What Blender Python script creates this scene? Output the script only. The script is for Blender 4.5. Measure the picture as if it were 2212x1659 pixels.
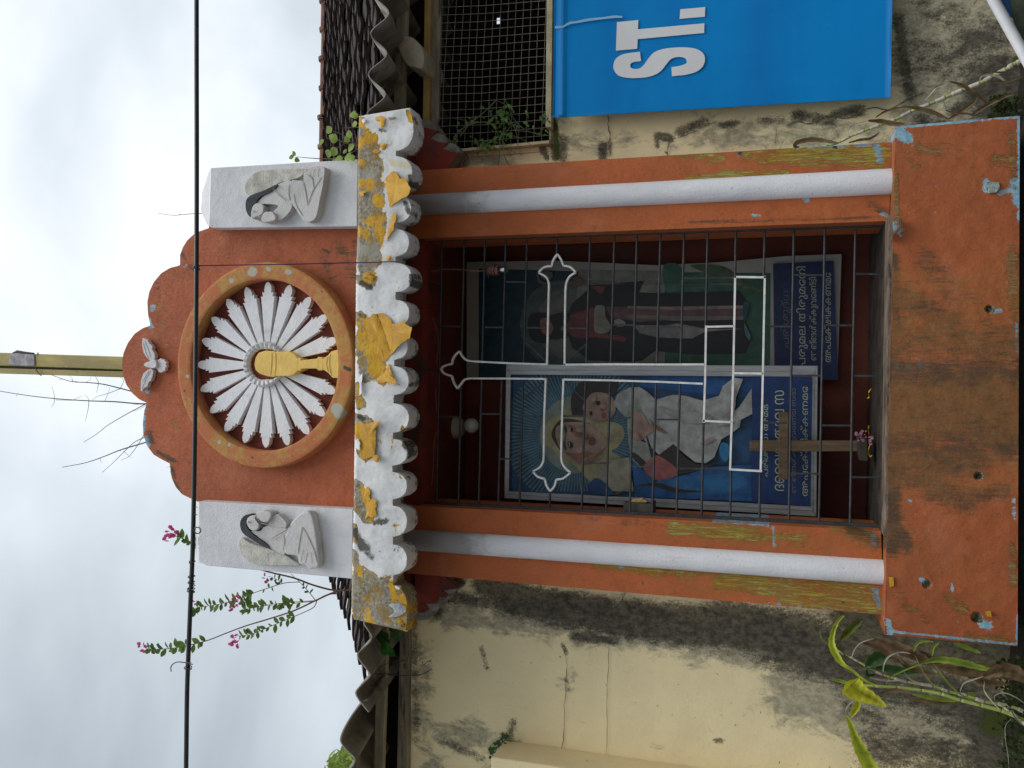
import bpy, bmesh, math, random
import numpy as np
from mathutils import Vector, Matrix, noise as mnoise
random.seed(7)
for _o in list(bpy.data.objects): bpy.data.objects.remove(_o)
sc = bpy.context.scene
COL = sc.collection

# ------------------------------------------------------------ camera (portrait photograph lying on its side)
F = 1855.0; PITCH = math.radians(17.2); ROLL = 0.0135; EYE = 1.60
fwd = Vector((0, math.cos(PITCH), math.sin(PITCH)))
down = Vector((0, math.sin(PITCH), -math.cos(PITCH)))
ex = (down + Vector((1, 0, 0))*ROLL).normalized()
ey = (Vector((1, 0, 0)) - down*ROLL).normalized()
cam_d = bpy.data.cameras.new('camera'); cam = bpy.data.objects.new('camera', cam_d); COL.objects.link(cam)
cam.matrix_world = Matrix(((ex.x, ey.x, -fwd.x, 0), (ex.y, ey.y, -fwd.y, 0), (ex.z, ey.z, -fwd.z, EYE), (0, 0, 0, 1)))
cam_d.sensor_fit = 'HORIZONTAL'; cam_d.sensor_width = 36; cam_d.lens = 36*F/2212; cam_d.clip_end = 3000; cam_d.clip_start = 0.05
sc.camera = cam

# ------------------------------------------------------------ overcast sky, soft sun, exposure
SUN_EL, SUN_AZ = math.radians(62), math.radians(145)     # azimuth clockwise from +Y
w = bpy.data.worlds.new('World'); sc.world = w; w.use_nodes = True
wt = w.node_tree; wt.nodes.clear()
def WN(t, **k):
    n = wt.nodes.new(t)
    for a, b in k.items(): setattr(n, a, b)
    return n
sky = WN('ShaderNodeTexSky', sky_type='NISHITA', sun_disc=False, sun_elevation=SUN_EL, sun_rotation=SUN_AZ, air_density=1.0, dust_density=2.0)
tc = WN('ShaderNodeTexCoord')
mp = WN('ShaderNodeMapping'); mp.inputs['Scale'].default_value = (1, 1, 1.6); mp.inputs['Location'].default_value = (0.35, 0.2, 0.1)
nz = WN('ShaderNodeTexNoise'); nz.inputs['Scale'].default_value = 1.9; nz.inputs['Detail'].default_value = 5; nz.inputs['Roughness'].default_value = 0.5; nz.inputs['Distortion'].default_value = 0.3
wt.links.new(tc.outputs['Generated'], mp.inputs['Vector']); wt.links.new(mp.outputs[0], nz.inputs['Vector'])
# clouds brighter towards the veiled sun (high, right of the shrine) and towards the zenith, as an overcast sky is
dt = WN('ShaderNodeVectorMath', operation='DOT_PRODUCT'); dt.inputs[1].default_value = Vector((0.62, 0.30, 0.72)).normalized()
wt.links.new(tc.outputs['Generated'], dt.inputs[0])
mr = WN('ShaderNodeMapRange'); mr.inputs[1].default_value = 0.30; mr.inputs[2].default_value = 0.98; mr.inputs[3].default_value = 0.0; mr.inputs[4].default_value = 0.80
wt.links.new(dt.outputs['Value'], mr.inputs[0])
nr = WN('ShaderNodeMapRange'); nr.inputs[1].default_value = 0.30; nr.inputs[2].default_value = 0.70; nr.inputs[3].default_value = -0.34; nr.inputs[4].default_value = 0.38
wt.links.new(nz.outputs['Fac'], nr.inputs[0])
ad = WN('ShaderNodeMath', operation='ADD', use_clamp=True); wt.links.new(mr.outputs[0], ad.inputs[0]); wt.links.new(nr.outputs[0], ad.inputs[1])
cr = WN('ShaderNodeValToRGB'); cr.color_ramp.elements[0].position = 0.0; cr.color_ramp.elements[0].color = (3.8, 4.3, 4.75, 1)
cr.color_ramp.elements[1].position = 1.0; cr.color_ramp.elements[1].color = (11.4, 11.5, 11.6, 1)
e = cr.color_ramp.elements.new(0.45); e.color = (6.6, 7.2, 7.7, 1)
wt.links.new(ad.outputs[0], cr.inputs['Fac'])
mx = WN('ShaderNodeMix', data_type='RGBA'); mx.inputs[0].default_value = 0.93
wt.links.new(sky.outputs[0], mx.inputs[6]); wt.links.new(cr.outputs[0], mx.inputs[7])
bg = WN('ShaderNodeBackground'); bg.inputs['Strength'].default_value = 0.10
wo = WN('ShaderNodeOutputWorld'); wt.links.new(mx.outputs[2], bg.inputs['Color']); wt.links.new(bg.outputs[0], wo.inputs['Surface'])
sd = bpy.data.lights.new('sun', 'SUN'); sd.energy = 1.5; sd.angle = math.radians(40); sd.color = (1, 0.97, 0.93)
sun = bpy.data.objects.new('sun', sd); COL.objects.link(sun); sun.location = (3, -4, 9)
sdir = Vector((math.sin(SUN_AZ)*math.cos(SUN_EL), math.cos(SUN_AZ)*math.cos(SUN_EL), math.sin(SUN_EL)))
sun.rotation_euler = sdir.to_track_quat('Z', 'Y').to_euler()
vs = sc.view_settings; vs.view_transform = 'Standard'; vs.look = 'None'; vs.gamma = 1; vs.exposure = 0.38; vs.use_curve_mapping = False

# ------------------------------------------------------------ helpers: sight lines and mesh building
CP = Vector((0, 0, EYE))
def P(px, py, D):
    d = ex*((px-1106)/F) - ey*((py-829.5)/F) + fwd
    return CP + d*(D/d.y)
def CV(ox, oy, s):                      # enlarged-crop coordinates -> full-view coordinates
    return lambda x, y: ((ox+x/s)*0.67770, (oy+y/s)*0.67770)
A_ = CV(1300, 700, 2.765); B_ = CV(1300, 1150, 2.765); C_ = CV(2000, 700, 2.602); D_ = CV(2000, 1150, 2.602)
Z1 = CV(350, 750, 2.0738); Z2 = CV(550, 480, 2.765); Z3 = CV(450, 1500, 2.37); Z4 = CV(1000, 0, 2.765); Z5 = CV(0, 1000, 2.766)
Z6 = CV(1000, 1750, 2.377); Z7 = CV(2400, 1900, 2.56); Z8 = CV(400, 1600, 2.765); Z9 = CV(2400, 0, 2.56); ZS = CV(1700, 0, 2.765)
K1 = CV(1100, 330, 3.6867); K2 = CV(1100, 760, 3.6867); K3 = CV(1100, 1190, 3.6867); K4 = CV(1100, 1600, 3.6875)
ZB = CV(3000, 0, 4.148); ZE = CV(1000, 2000, 3.70)
def cvs(f, pts): return [f(*p) for p in pts]
BASE = {}
def reg(o, loc): BASE[o.name] = Vector(loc); return o
def tag(o, label=None, cat=None, group=None, kind=None):
    if label: o['label'] = label
    if cat: o['category'] = cat
    if group: o['group'] = group
    if kind: o['kind'] = kind
    return o
def thing(name, label, cat, loc, group=None):
    o = bpy.data.objects.new(name, None); COL.objects.link(o); o.location = loc; o.empty_display_size = 0.1
    tag(o, label, cat, group); return reg(o, loc)
class G:
    def __init__(s): s.v = []; s.f = []; s.m = []; s.a = {}
    def add(s, v, f, mi=0):
        b = len(s.v); s.v += [Vector(p) for p in v]; s.f += [tuple(i+b for i in q) for q in f]; s.m += [mi]*len(f); return s
    def tube(s, pts, r, n=6, mi=0):
        pts = [Vector(p) for p in pts]; k = len(pts); rr = r if isinstance(r, (list, tuple)) else [r]*k
        up = Vector((0.3, 0.9, 0.2)).normalized(); v = []; f = []
        for i, p in enumerate(pts):
            t = (pts[min(i+1, k-1)]-pts[max(i-1, 0)])
            if t.length < 1e-9: t = Vector((0, 0, 1))
            t.normalize(); a = t.cross(up)
            if a.length < 0.05: a = t.cross(Vector((1, 0, 0)))
            a.normalize(); b = t.cross(a); up = a.cross(t)*1.0 if False else up
            for j in range(n):
                q = 2*math.pi*j/n; v.append(p+(a*math.cos(q)+b*math.sin(q))*rr[i])
        for i in range(k-1):
            for j in range(n):
                f.append((i*n+j, i*n+(j+1) % n, (i+1)*n+(j+1) % n, (i+1)*n+j))
        f.append(tuple(range(n-1, -1, -1))); f.append(tuple((k-1)*n+j for j in range(n)))
        return s.add(v, f, mi)
    def prism(s, pts, back, mi=0):          # closed outline of 3-D points pushed back by a vector
        n = len(pts); back = Vector(back)
        v = [Vector(p) for p in pts]+[Vector(p)+back for p in pts]
        f = [tuple(range(n)), tuple(range(2*n-1, n-1, -1))]+[(i, i+n, (i+1) % n+n, (i+1) % n) for i in range(n)]
        return s.add(v, f, mi)
    def box(s, a, b, mi=0):
        (x0, y0, z0), (x1, y1, z1) = a, b
        v = [(x0, y0, z0), (x1, y0, z0), (x1, y1, z0), (x0, y1, z0), (x0, y0, z1), (x1, y0, z1), (x1, y1, z1), (x0, y1, z1)]
        return s.add(v, [(0, 3, 2, 1), (4, 5, 6, 7), (0, 1, 5, 4), (1, 2, 6, 5), (2, 3, 7, 6), (3, 0, 4, 7)], mi)
    def ribbon(s, pts, r, D, mi=0): ...
    def build(s, name, mats, parent=None, smooth=False, origin=None, bevel=0, seg=2, attrs=None, recalc=True, autosm=None, **t):
        if parent is not None: off = BASE[parent.name]
        elif origin is not None: off = Vector(origin)
        else:
            xs = [p.x for p in s.v]; ys = [p.y for p in s.v]; zs = [p.z for p in s.v]
            off = Vector(((min(xs)+max(xs))/2, (min(ys)+max(ys))/2, min(zs)))
        me = bpy.data.meshes.new(name); me.from_pydata([p-off for p in s.v], [], s.f)
        for m in (mats if isinstance(mats, (list, tuple)) else [mats]): me.materials.append(m)
        me.polygons.foreach_set('material_index', s.m)
        if attrs:
            for k, arr in attrs.items():
                at = me.attributes.new(k, 'FLOAT', 'POINT'); at.data.foreach_set('value', np.asarray(arr, dtype=np.float32))
        if recalc:
            bm = bmesh.new(); bm.from_mesh(me); bmesh.ops.recalc_face_normals(bm, faces=bm.faces[:]); bm.to_mesh(me); bm.free()
        if smooth: me.polygons.foreach_set('use_smooth', [True]*len(me.polygons))
        if autosm is not None:
            me.polygons.foreach_set('use_smooth', [True]*len(me.polygons)); me.set_sharp_from_angle(angle=math.radians(autosm))
        me.update(); o = bpy.data.objects.new(name, me); COL.objects.link(o)
        if parent is not None:
            o.parent = parent
            if parent.type == 'MESH': o.location = (0, 0, 0)
        else: o.location = off
        if bevel:
            b = o.modifiers.new('bevel', 'BEVEL'); b.width = bevel; b.segments = seg; b.limit_method = 'ANGLE'; b.angle_limit = math.radians(35)
        reg(o, off); tag(o, **t); return o
def spl(pts, n=5, closed=True):             # Catmull-Rom through 2-D points
    out = []; k = len(pts); R = range(k if closed else k-1)
    for i in R:
        g = (lambda j: pts[j % k]) if closed else (lambda j: pts[max(0, min(k-1, j))])
        p0, p1, p2, p3 = g(i-1), g(i), g(i+1), g(i+2)
        for q in range(n):
            t = q/n
            out.append(tuple(0.5*((2*p1[c])+(-p0[c]+p2[c])*t+(2*p0[c]-5*p1[c]+4*p2[c]-p3[c])*t*t+(-p0[c]+3*p1[c]-3*p2[c]+p3[c])*t**3) for c in range(len(p1))))
    if not closed: out.append(tuple(pts[-1]))
    return out
def pl(pts, D): return [P(x, y, D) for x, y in pts]
def slab(name, pts, D, depth, mat, parent=None, smooth_n=0, bevel=0, seg=2, **k):
    if smooth_n: pts = spl(pts, smooth_n)
    g = G(); g.prism(pl(pts, D), (0, depth, 0))
    return g.build(name, mat, parent, bevel=bevel, seg=seg, **k)
def paint(xs, ys, blobs):                   # wear masks: soft capsules (x0,y0,x1,y1,r,value) in view coordinates
    out = np.zeros(len(xs))
    for (x0, y0, x1, y1, r, v) in blobs:
        dx, dy = x1-x0, y1-y0; L = dx*dx+dy*dy
        t = np.clip(((xs-x0)*dx+(ys-y0)*dy)/L, 0, 1) if L > 0 else 0
        d = np.hypot(xs-(x0+t*dx), ys-(y0+t*dy))
        out = np.maximum(out, v*np.clip(1.35*(1-d/r), 0, 1))
    return out
def gridmesh(rows, depth, cyc=False):       # rows of (px,py,D) -> front skin + sides + back
    nr, nc = len(rows), len(rows[0]); g = G()
    pts = [P(*q[:3]) for r in rows for q in r]
    px = np.array([q[0] for r in rows for q in r]); py = np.array([q[1] for r in rows for q in r])
    f = [(i*nc+j, i*nc+j+1, (i+1)*nc+j+1, (i+1)*nc+j) for i in range(nr-1) for j in range(nc-1)]
    rim = [(0, j) for j in range(nc)]+[(i, nc-1) for i in range(1, nr)]+[(nr-1, j) for j in range(nc-2, -1, -1)]+[(i, 0) for i in range(nr-2, 0, -1)]
    idx = [i*nc+j for i, j in rim]; b0 = len(pts); n = len(idx)
    # ring of duplicated rim vertices keeps the corner crisp
    pts += [pts[i].copy() for i in idx]+[pts[i]+Vector((0, depth, 0)) for i in idx]
    f += [(b0+k, b0+(k+1) % n, b0+n+(k+1) % n, b0+n+k) for k in range(n)]
    px = np.concatenate([px, px[idx], px[idx]]); py = np.concatenate([py, py[idx], py[idx]])
    g.add(pts, f); return g, px, py
def panel(name, q, D, depth, mat, parent, step=7, masks=None, disp=None, smooth=False, **k):
    # q: four corners TL, TR, BR, BL in view coordinates
    (ax, ay), (bx, by), (cx, cy), (dx, dy) = q
    nc = max(2, int(max(math.hypot(bx-ax, by-ay), math.hypot(cx-dx, cy-dy))/step)+1)
    nr = max(2, int(max(math.hypot(dx-ax, dy-ay), math.hypot(cx-bx, cy-by))/step)+1)
    rows = []
    for i in range(nr):
        v = i/(nr-1); r = []
        for j in range(nc):
            u = j/(nc-1)
            x = (ax*(1-u)+bx*u)*(1-v)+(dx*(1-u)+cx*u)*v; y = (ay*(1-u)+by*u)*(1-v)+(dy*(1-u)+cy*u)*v
            r.append((x, y, D+(disp(x, y) if disp and 0 < i < nr-1 and 0 < j < nc-1 else 0)))
        rows.append(r)
    g, px, py = gridmesh(rows, depth)
    at = {m: paint(px, py, b) for m, b in (masks or {}).items()}
    return g.build(name, mat, parent, attrs=at, recalc=True, **k)

# ------------------------------------------------------------ material kit
class M:
    def __init__(s, name):
        s.mat = bpy.data.materials.new(name); s.mat.use_nodes = True; s.t = s.mat.node_tree; s.b = s.t.nodes['Principled BSDF']
        s.p = s.t.nodes.new('ShaderNodeNewGeometry').outputs['Position']
    def n(s, t, **k):
        x = s.t.nodes.new(t)
        for a, b in k.items(): setattr(x, a, b)
        return x
    def ln(s, a, b):
        if isinstance(a, (int, float)): b.default_value = a
        elif isinstance(a, (tuple, list)): b.default_value = tuple(a)+((1,) if len(a) == 3 and len(b.default_value) == 4 else ())
        else: s.t.links.new(a, b)
    def noise(s, scale, detail=4, rough=0.6, st=(1, 1, 1), dist=0.0, off=0.0):
        m = s.n('ShaderNodeMapping'); s.ln(s.p, m.inputs[0]); m.inputs['Scale'].default_value = st; m.inputs['Location'].default_value = (off, off*0.7, off*1.3)
        x = s.n('ShaderNodeTexNoise'); s.ln(m.outputs[0], x.inputs['Vector']); x.inputs['Scale'].default_value = scale
        x.inputs['Detail'].default_value = detail; x.inputs['Roughness'].default_value = rough; x.inputs['Distortion'].default_value = dist
        return x.outputs['Fac']
    def vor(s, scale, st=(1, 1, 1), feat='F1'):
        m = s.n('ShaderNodeMapping'); s.ln(s.p, m.inputs[0]); m.inputs['Scale'].default_value = st
        x = s.n('ShaderNodeTexVoronoi', feature=feat); s.ln(m.outputs[0], x.inputs['Vector']); x.inputs['Scale'].default_value = scale
        return x.outputs['Distance']
    def m(s, op, a, b=0.0, c=None, clamp=False):
        x = s.n('ShaderNodeMath', operation=op, use_clamp=clamp); s.ln(a, x.inputs[0]); s.ln(b, x.inputs[1])
        if c is not None: s.ln(c, x.inputs[2])
        return x.outputs[0]
    def ss(s, a, lo, hi, o0=0.0, o1=1.0):
        x = s.n('ShaderNodeMapRange', interpolation_type='SMOOTHSTEP'); s.ln(a, x.inputs[0])
        x.inputs[1].default_value = lo; x.inputs[2].default_value = hi; x.inputs[3].default_value = o0; x.inputs[4].default_value = o1
        return x.outputs[0]
    def at(s, name): return s.n('ShaderNodeAttribute', attribute_name=name).outputs['Fac']
    def peel(s, mask, noi, k=0.8, w=0.05, gain=2.4):       # ragged-edged layer from a soft mask and a noise
        a = s.m('MULTIPLY_ADD', noi, gain*k, -0.5*gain*k); return s.ss(s.m('ADD', mask, a), 0.5-w, 0.5+w)
    def mix(s, f, a, b, mode='MIX'):
        x = s.n('ShaderNodeMix', data_type='RGBA', blend_type=mode); s.ln(f, x.inputs[0]); s.ln(a, x.inputs[6]); s.ln(b, x.inputs[7]); return x.outputs[2]
    def var(s, col, amt=0.15, scale=6, st=(1, 1, 1)):      # gentle tone variation
        n = s.noise(scale, 5, 0.6, st); return s.mix(1.0, col, s.ramp(n, 1-amt, 1+amt), 'MULTIPLY')
    def ramp(s, f, lo, hi):
        v = s.ss(f, 0.3, 0.7, lo, hi); c = s.n('ShaderNodeCombineColor')
        for i in range(3): s.ln(v, c.inputs[i])
        return c.outputs[0]
    def bump(s, h, dist=0.003, strength=1.0):
        x = s.n('ShaderNodeBump'); x.inputs['Strength'].default_value = strength; x.inputs['Distance'].default_value = dist
        s.ln(h, x.inputs['Height']); s.t.links.new(x.outputs[0], s.b.inputs['Normal'])
    def done(s, col, rough=0.8, spec=0.3, metal=0.0):
        s.ln(col, s.b.inputs['Base Color']); s.ln(rough, s.b.inputs['Roughness'])
        s.b.inputs['Specular IOR Level'].default_value = spec; s.b.inputs['Metallic'].default_value = metal
        return s.mat
def simple(name, col, rough=0.8, amt=0.15, scale=8, bump=0.0, spec=0.3, metal=0.0, st=(1, 1, 1), dirt=None, dirtcol=(.05, .045, .035)):
    k = M(name); c = k.var(col, amt, scale, st)
    if dirt: c = k.mix(k.ss(k.noise(dirt[0], 6, 0.65, st, off=3.1), dirt[1], dirt[1]+0.12, 0, dirt[2]), c, dirtcol)
    if bump: k.bump(k.noise(scale*6, 6, 0.65, st), bump)
    return k.done(c, rough, spec, metal)

def mat_paint(name, base=(.46, .118, .035), la=.92, l1=(.40, .33, .035), l2=(.36, .44, .10)):
    k = M(name)
    brush = k.m('ADD', k.m('MULTIPLY', k.noise(30, 7, 0.78, (1.5, 1, 0.30), 0.6), .5), k.m('MULTIPLY', k.noise(105, 6, 0.75, (1.7, 1, 0.24), 0.3, off=8), .5)); fine = k.noise(120, 4, 0.7, (1, 1, 0.45), off=2)
    big = k.noise(3.2, 5, 0.6, off=5); spk = k.noise(46, 5, 0.7, off=9); wide = k.noise(9, 6, 0.65, (1, 1, .6), off=1)
    pk_ = k.ss(k.noise(4.5, 5, .6, off=44), .54, .68, 0, .22); c = k.mix(k.ss(big, 0.35, 0.68), base, (base[0]*.80, base[1]*.86, base[2]*.95))
    c = k.mix(pk_, c, (.52, .20, .11)); c = k.mix(k.ss(wide, 0.5, 0.72, 0, 0.35), c, (base[0]*1.1, base[1]*1.45, base[2]*1.6))
    c = k.mix(k.ss(fine, 0.56, 0.74, 0, 0.55), c, (.22, .06, .03)); c = k.mix(k.ss(k.noise(14, 8, .75, off=23), .50, .70, 0, .45), c, (base[0]*.52, base[1]*.55, base[2]*.6))
    lime = k.m('MULTIPLY', k.peel(k.at('lime'), brush, 1.0, 0.10, 4.0), k.ss(k.noise(70, 7, .8, (2.2, 1, .16), .5, off=31), .40, .56, .12, 1)); limec = k.mix(k.ss(wide, 0.4, 0.6), l1, l2)
    c = k.mix(k.m('MULTIPLY', lime, la), c, limec)
    blue = k.peel(k.at('blue'), k.noise(62, 8, 0.78, (1, 1, .6), .4, off=4), 0.95, 0.06, 3.0); c = k.mix(blue, c, k.mix(k.ss(spk, .4, .6), (.17, .36, .50), (.32, .48, .53)))
    dk = k.peel(k.at('grime'), k.noise(30, 9, 0.82, (2.0, 1, 0.24), .8, off=7), 1.0, 0.25, 3.2); c = k.mix(k.m('MULTIPLY', dk, 0.80), c, (.070, .050, .028)); dk2 = k.peel(k.at('grime'), k.noise(22, 10, 0.85, (1, 1, .9), .5, off=37), 1.0, 0.22, 3.4); c = k.mix(k.m('MULTIPLY', dk2, .55), c, (.085, .055, .030)); dk3 = k.m('MULTIPLY', k.at('grime'), k.ss(k.noise(110, 6, .8, (1.8, 1, .22), off=41), .52, .66)); c = k.mix(k.m('MULTIPLY', dk3, .95, clamp=True), c, (.07, .045, .026))
    oc = k.peel(k.at('ochre'), k.m('ADD', k.m('MULTIPLY', k.noise(13, 9, 0.8, (1.2, 1, .8), .5, off=6), .6), k.m('MULTIPLY', k.noise(60, 7, .8, (1.6, 1, .3), off=16), .4)), 1.0, 0.30, 3.2); c = k.mix(k.m('MULTIPLY', oc, .50), c, k.mix(k.ss(spk, .4, .62), (.34, .115, .030), (.31, .155, .04)))
    chips = k.m('MULTIPLY', k.ss(spk, 0.71, 0.73), k.ss(fine, 0.5, 0.55)); c = k.mix(k.m('MULTIPLY', chips, .8), c, (.42, .42, .34))
    hole = k.peel(k.at('hole'), fine, 0.35, 0.1); c = k.mix(hole, c, k.mix(k.ss(spk, .45, .6), (.045, .045, .025), (.22, .22, .15)))
    h = k.m('ADD', k.m('MULTIPLY', brush, 0.5), k.m('ADD', k.m('MULTIPLY', lime, -0.5), k.m('MULTIPLY', fine, 0.35)))
    k.bump(k.m('ADD', h, k.m('MULTIPLY', k.noise(24, 8, .7, off=30), 1.1)), 0.0042, 0.9)
    return k.done(c, k.ss(fine, .3, .7, .55, .8), 0.3)
PAINT = mat_paint('orange_paint')
PAINTB = mat_paint('orange_paint_base', (.38, .102, .033), .62, (.27, .23, .06), (.25, .30, .13))
PAINT2 = mat_paint('orange_paint_gable', (.43, .110, .042))
def mat_ring():
    k = M('ochre_ring_paint'); n = k.noise(7, 6, 0.68, off=2); f = k.noise(60, 5, 0.7)
    n = k.m('ADD', k.m('MULTIPLY', n, .6), k.m('MULTIPLY', k.noise(45, 8, .8, off=12), .4)); c = k.mix(k.ss(n, 0.47, 0.53), (.47, .150, .058), (.46, .26, .07)); c = k.mix(k.ss(k.noise(30, 8, .75, off=8), .45, .6, 0, .75), c, (.46, .155, .062))
    c = k.mix(k.ss(f, .64, .72, 0, .7), c, (.2, .1, .04)); c = k.mix(k.peel(k.at('hole'), f, .3, .08), c, (.42, .42, .36)); c = k.mix(k.peel(k.at('grime'), f, .5, .1), c, (.07, .06, .04))
    k.bump(k.m('ADD', n, f), .003, .7); return k.done(c, .7)
RING = mat_ring()
def mat_wall():
    k = M('cream_plaster')
    big = k.noise(2.2, 6, .65, off=1); fine = k.noise(90, 6, .7); mid = k.noise(11, 8, .72, (1, 1, .6), .4, off=3); grain = k.noise(38, 8, .78, (1.2, 1, .8), off=5)
    c = k.mix(k.ss(big, .36, .66), (.88, .75, .455), (.80, .68, .415)); c = k.mix(k.ss(fine, .58, .72, 0, .22), c, (.45, .40, .27))
    st = k.noise(5, 6, .7, (1.5, 1, .35), off=11); c = k.mix(k.ss(st, .58, .72, 0, .35), c, (.60, .46, .22))
    dm = k.peel(k.at('damp'), mid, .9, .22, 2.8); c = k.mix(k.m('MULTIPLY', dm, .80), c, k.mix(k.ss(grain, .4, .6), (.19, .175, .125), (.40, .37, .275)))
    mo = k.peel(k.at('mould'), k.m('ADD', k.m('MULTIPLY', k.noise(20, 9, .82, (1.2, 1, .6), .4, off=4), .6), k.m('MULTIPLY', k.noise(120, 6, .75, off=2), .4)), 1.0, .32, 3.4); c = k.mix(k.m('MULTIPLY', mo, k.ss(grain, .30, .62, .98, .78)), c, (.038, .035, .029))
    moss = k.peel(k.at('moss'), grain, .8, .15); c = k.mix(moss, c, (.07, .085, .02))
    sp = k.m('MULTIPLY', k.ss(k.noise(34, 4, .6, off=14), .70, .73), .85); c = k.mix(sp, c, (.16, .14, .10))
    h = k.m('ADD', k.m('MULTIPLY', k.noise(8, 7, .62, off=20), 1.0), k.m('MULTIPLY', grain, .30)); k.bump(h, .006, .9)
    return k.done(c, .88, .2)
WALL = mat_wall()
def mat_cornice():
    k = M('peeling_cornice_paint')
    ed = k.noise(16, 7, .68, dist=.3, off=2); fine = k.noise(85, 6, .72); mid = k.noise(24, 7, .72, off=6); big = k.noise(8, 5, .6, off=9)
    conc = k.mix(k.ss(fine, .36, .62), (.16, .145, .105), (.40, .38, .31)); conc = k.mix(k.ss(mid, .44, .60), conc, (.30, .20, .065)); conc = k.mix(k.ss(big, .52, .66, 0, .8), conc, (.36, .355, .31))
    conc = k.mix(k.ss(k.noise(40, 7, .75, off=13), .60, .68, 0, .8), conc, (.05, .045, .035))
    white = k.mix(k.ss(k.noise(10, 6, .65, off=3), .42, .68), (.76, .76, .755), (.64, .64, .64)); white = k.mix(k.ss(k.noise(70, 5, .7, off=8), .63, .70, 0, .75), white, (.20, .19, .17)); white = k.mix(k.ss(k.noise(9, 8, .75, dist=.6, off=27), .52, .70, 0, .62), white, (.40, .38, .34))
    bare = k.peel(k.at('bare'), ed, .95, .02, 3.0); yel = k.peel(k.at('yellow'), k.noise(34, 8, .75, dist=.4, off=15), 1.0, .03, 3.2)
    yc = k.mix(k.ss(mid, .4, .65), (.66, .38, .035), (.48, .26, .035)); conc = k.mix(yel, conc, yc)
    rim = k.m('MULTIPLY', k.peel(k.m('ADD', k.at('bare'), .10), ed, .95, .02, 3.0), k.ss(k.noise(6, 3, .5, off=21), .40, .5)); c = k.mix(rim, white, yc); c = k.mix(bare, c, conc)
    mo = k.peel(k.at('mould'), k.noise(32, 8, .8, off=5), .9, .2); c = k.mix(k.m('MULTIPLY', mo, .9), c, (.045, .042, .034))
    cy = k.peel(k.at('cream'), big, .4, .3); c = k.mix(k.m('MULTIPLY', cy, .6), c, (.66, .58, .28))
    h = k.m('ADD', k.m('MULTIPLY', bare, -1.4), k.m('ADD', k.m('MULTIPLY', mid, .6), k.m('MULTIPLY', k.m('MULTIPLY', fine, bare), .9))); k.bump(h, .0045, 1.0)
    return k.done(c, .8, .25)
CORN = mat_cornice()
def mat_white(name='white_lime_paint', a=(.68, .68, .70), b=(.58, .58, .60), d=.85):
    k = M(name); c = k.mix(k.ss(k.noise(6, 6, .65), .38, .66), a, b)
    c = k.mix(k.ss(k.noise(55, 5, .7, off=4), .69, .73, 0, d), c, (.15, .13, .11)); c = k.mix(k.ss(k.noise(13, 7, .75, (1, 1, .5), off=9), .54, .75, 0, .5), c, (.36, .34, .31)); c = k.mix(k.ss(k.noise(95, 3, .6, off=17), .72, .74), c, (.07, .06, .05))
    k.bump(k.m('ADD', k.noise(150, 4, .6), k.m('MULTIPLY', k.noise(30, 4, .6), 1.5)), .0022, .8); return k.done(c, .62, .3)
WHITE = mat_white(); WHITE2 = mat_white('relief_white', (.60, .59, .58), (.48, .47, .46), .8)
RAYW = mat_white('ray_white', (.80, .80, .82), (.72, .72, .74), .5)
def mat_col():
    k = M('white_column_paint'); c = k.mix(k.ss(k.noise(6, 6, .65, (1, 1, .3)), .38, .66), (.74, .74, .765), (.64, .64, .67))
    c = k.mix(k.ss(k.noise(60, 4, .6, off=4), .69, .73, 0, .8), c, (.15, .13, .11)); c = k.mix(k.ss(k.noise(16, 8, .75, (2, 1, .25), off=14), .52, .72, 0, .35), c, (.46, .43, .40))
    c = k.mix(k.m('MULTIPLY', k.peel(k.at('shade_dirt'), k.noise(22, 7, .75), .5, .4), .75), c, (.17, .15, .13))
    k.bump(k.m('ADD', k.noise(150, 4, .6), k.m('MULTIPLY', k.noise(20, 5, .65, (1, 1, .35)), 2.4)), .0022, .8); return k.done(c, .6, .3)
COLM = mat_col()
GOLD = simple('chalice_yellow', (.80, .54, .14), .6, .10, 14, .002)
LINE = simple('dark_groove', (.09, .06, .045), .9, .3)
RED = simple('dark_red_paint', (.20, .032, .020), .75, .3, 6, .003, dirt=(9, .52, .8))
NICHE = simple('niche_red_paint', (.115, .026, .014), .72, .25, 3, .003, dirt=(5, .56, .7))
DISC = simple('red_brown_disc', (.16, .035, .022), .75, .25, 8, .003)
HAIR = simple('black_hair_paint', (.045, .05, .058), .7, .3, 30, .003)
WING = simple('aged_wing_plaster', (.54, .53, .47), .85, .25, 25, .004, dirt=(26, .62, .6), dirtcol=(.25, .22, .17))
CONC = simple('grey_concrete', (.22, .21, .185), .9, .35, 22, .004, dirt=(16, .55, .8))
SOFF = simple('soffit_concrete', (.16, .145, .13), .9, .35, 14, .004, dirt=(9, .5, .8))
IRON = simple('black_iron', (.035, .038, .042), .5, .4, 40, .001, spec=.5, dirt=(60, .62, .6), dirtcol=(.14, .13, .12))
WIRON = simple('white_iron', (.72, .71, .68), .5, .15, 30, .001, spec=.4, dirt=(30, .68, .8), dirtcol=(.50, .30, .08))
WIRE = simple('galvanised_wire', (.21, .19, .15), .6, .3, 40)
ALU = simple('aluminium_frame', (.33, .33, .33), .38, .15, 60, .0008, metal=.6, st=(1, 1, .1))
CABLE = simple('black_cable', (.018, .020, .024), .42, .3, 30, .0005, spec=.5)
WOOD = simple('brown_wood', (.135, .090, .050), .6, .3, 18, .002, st=(3, 1, .3))
BOARD = simple('fascia_board', (.36, .33, .24), .8, .25, 10, .002, st=(.4, 1, 3), dirt=(18, .60, .8))
BOARD2 = simple('stained_board', (.25, .215, .16), .85, .35, 9, .003, st=(.4, 1, 3), dirt=(12, .53, .85))
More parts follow.
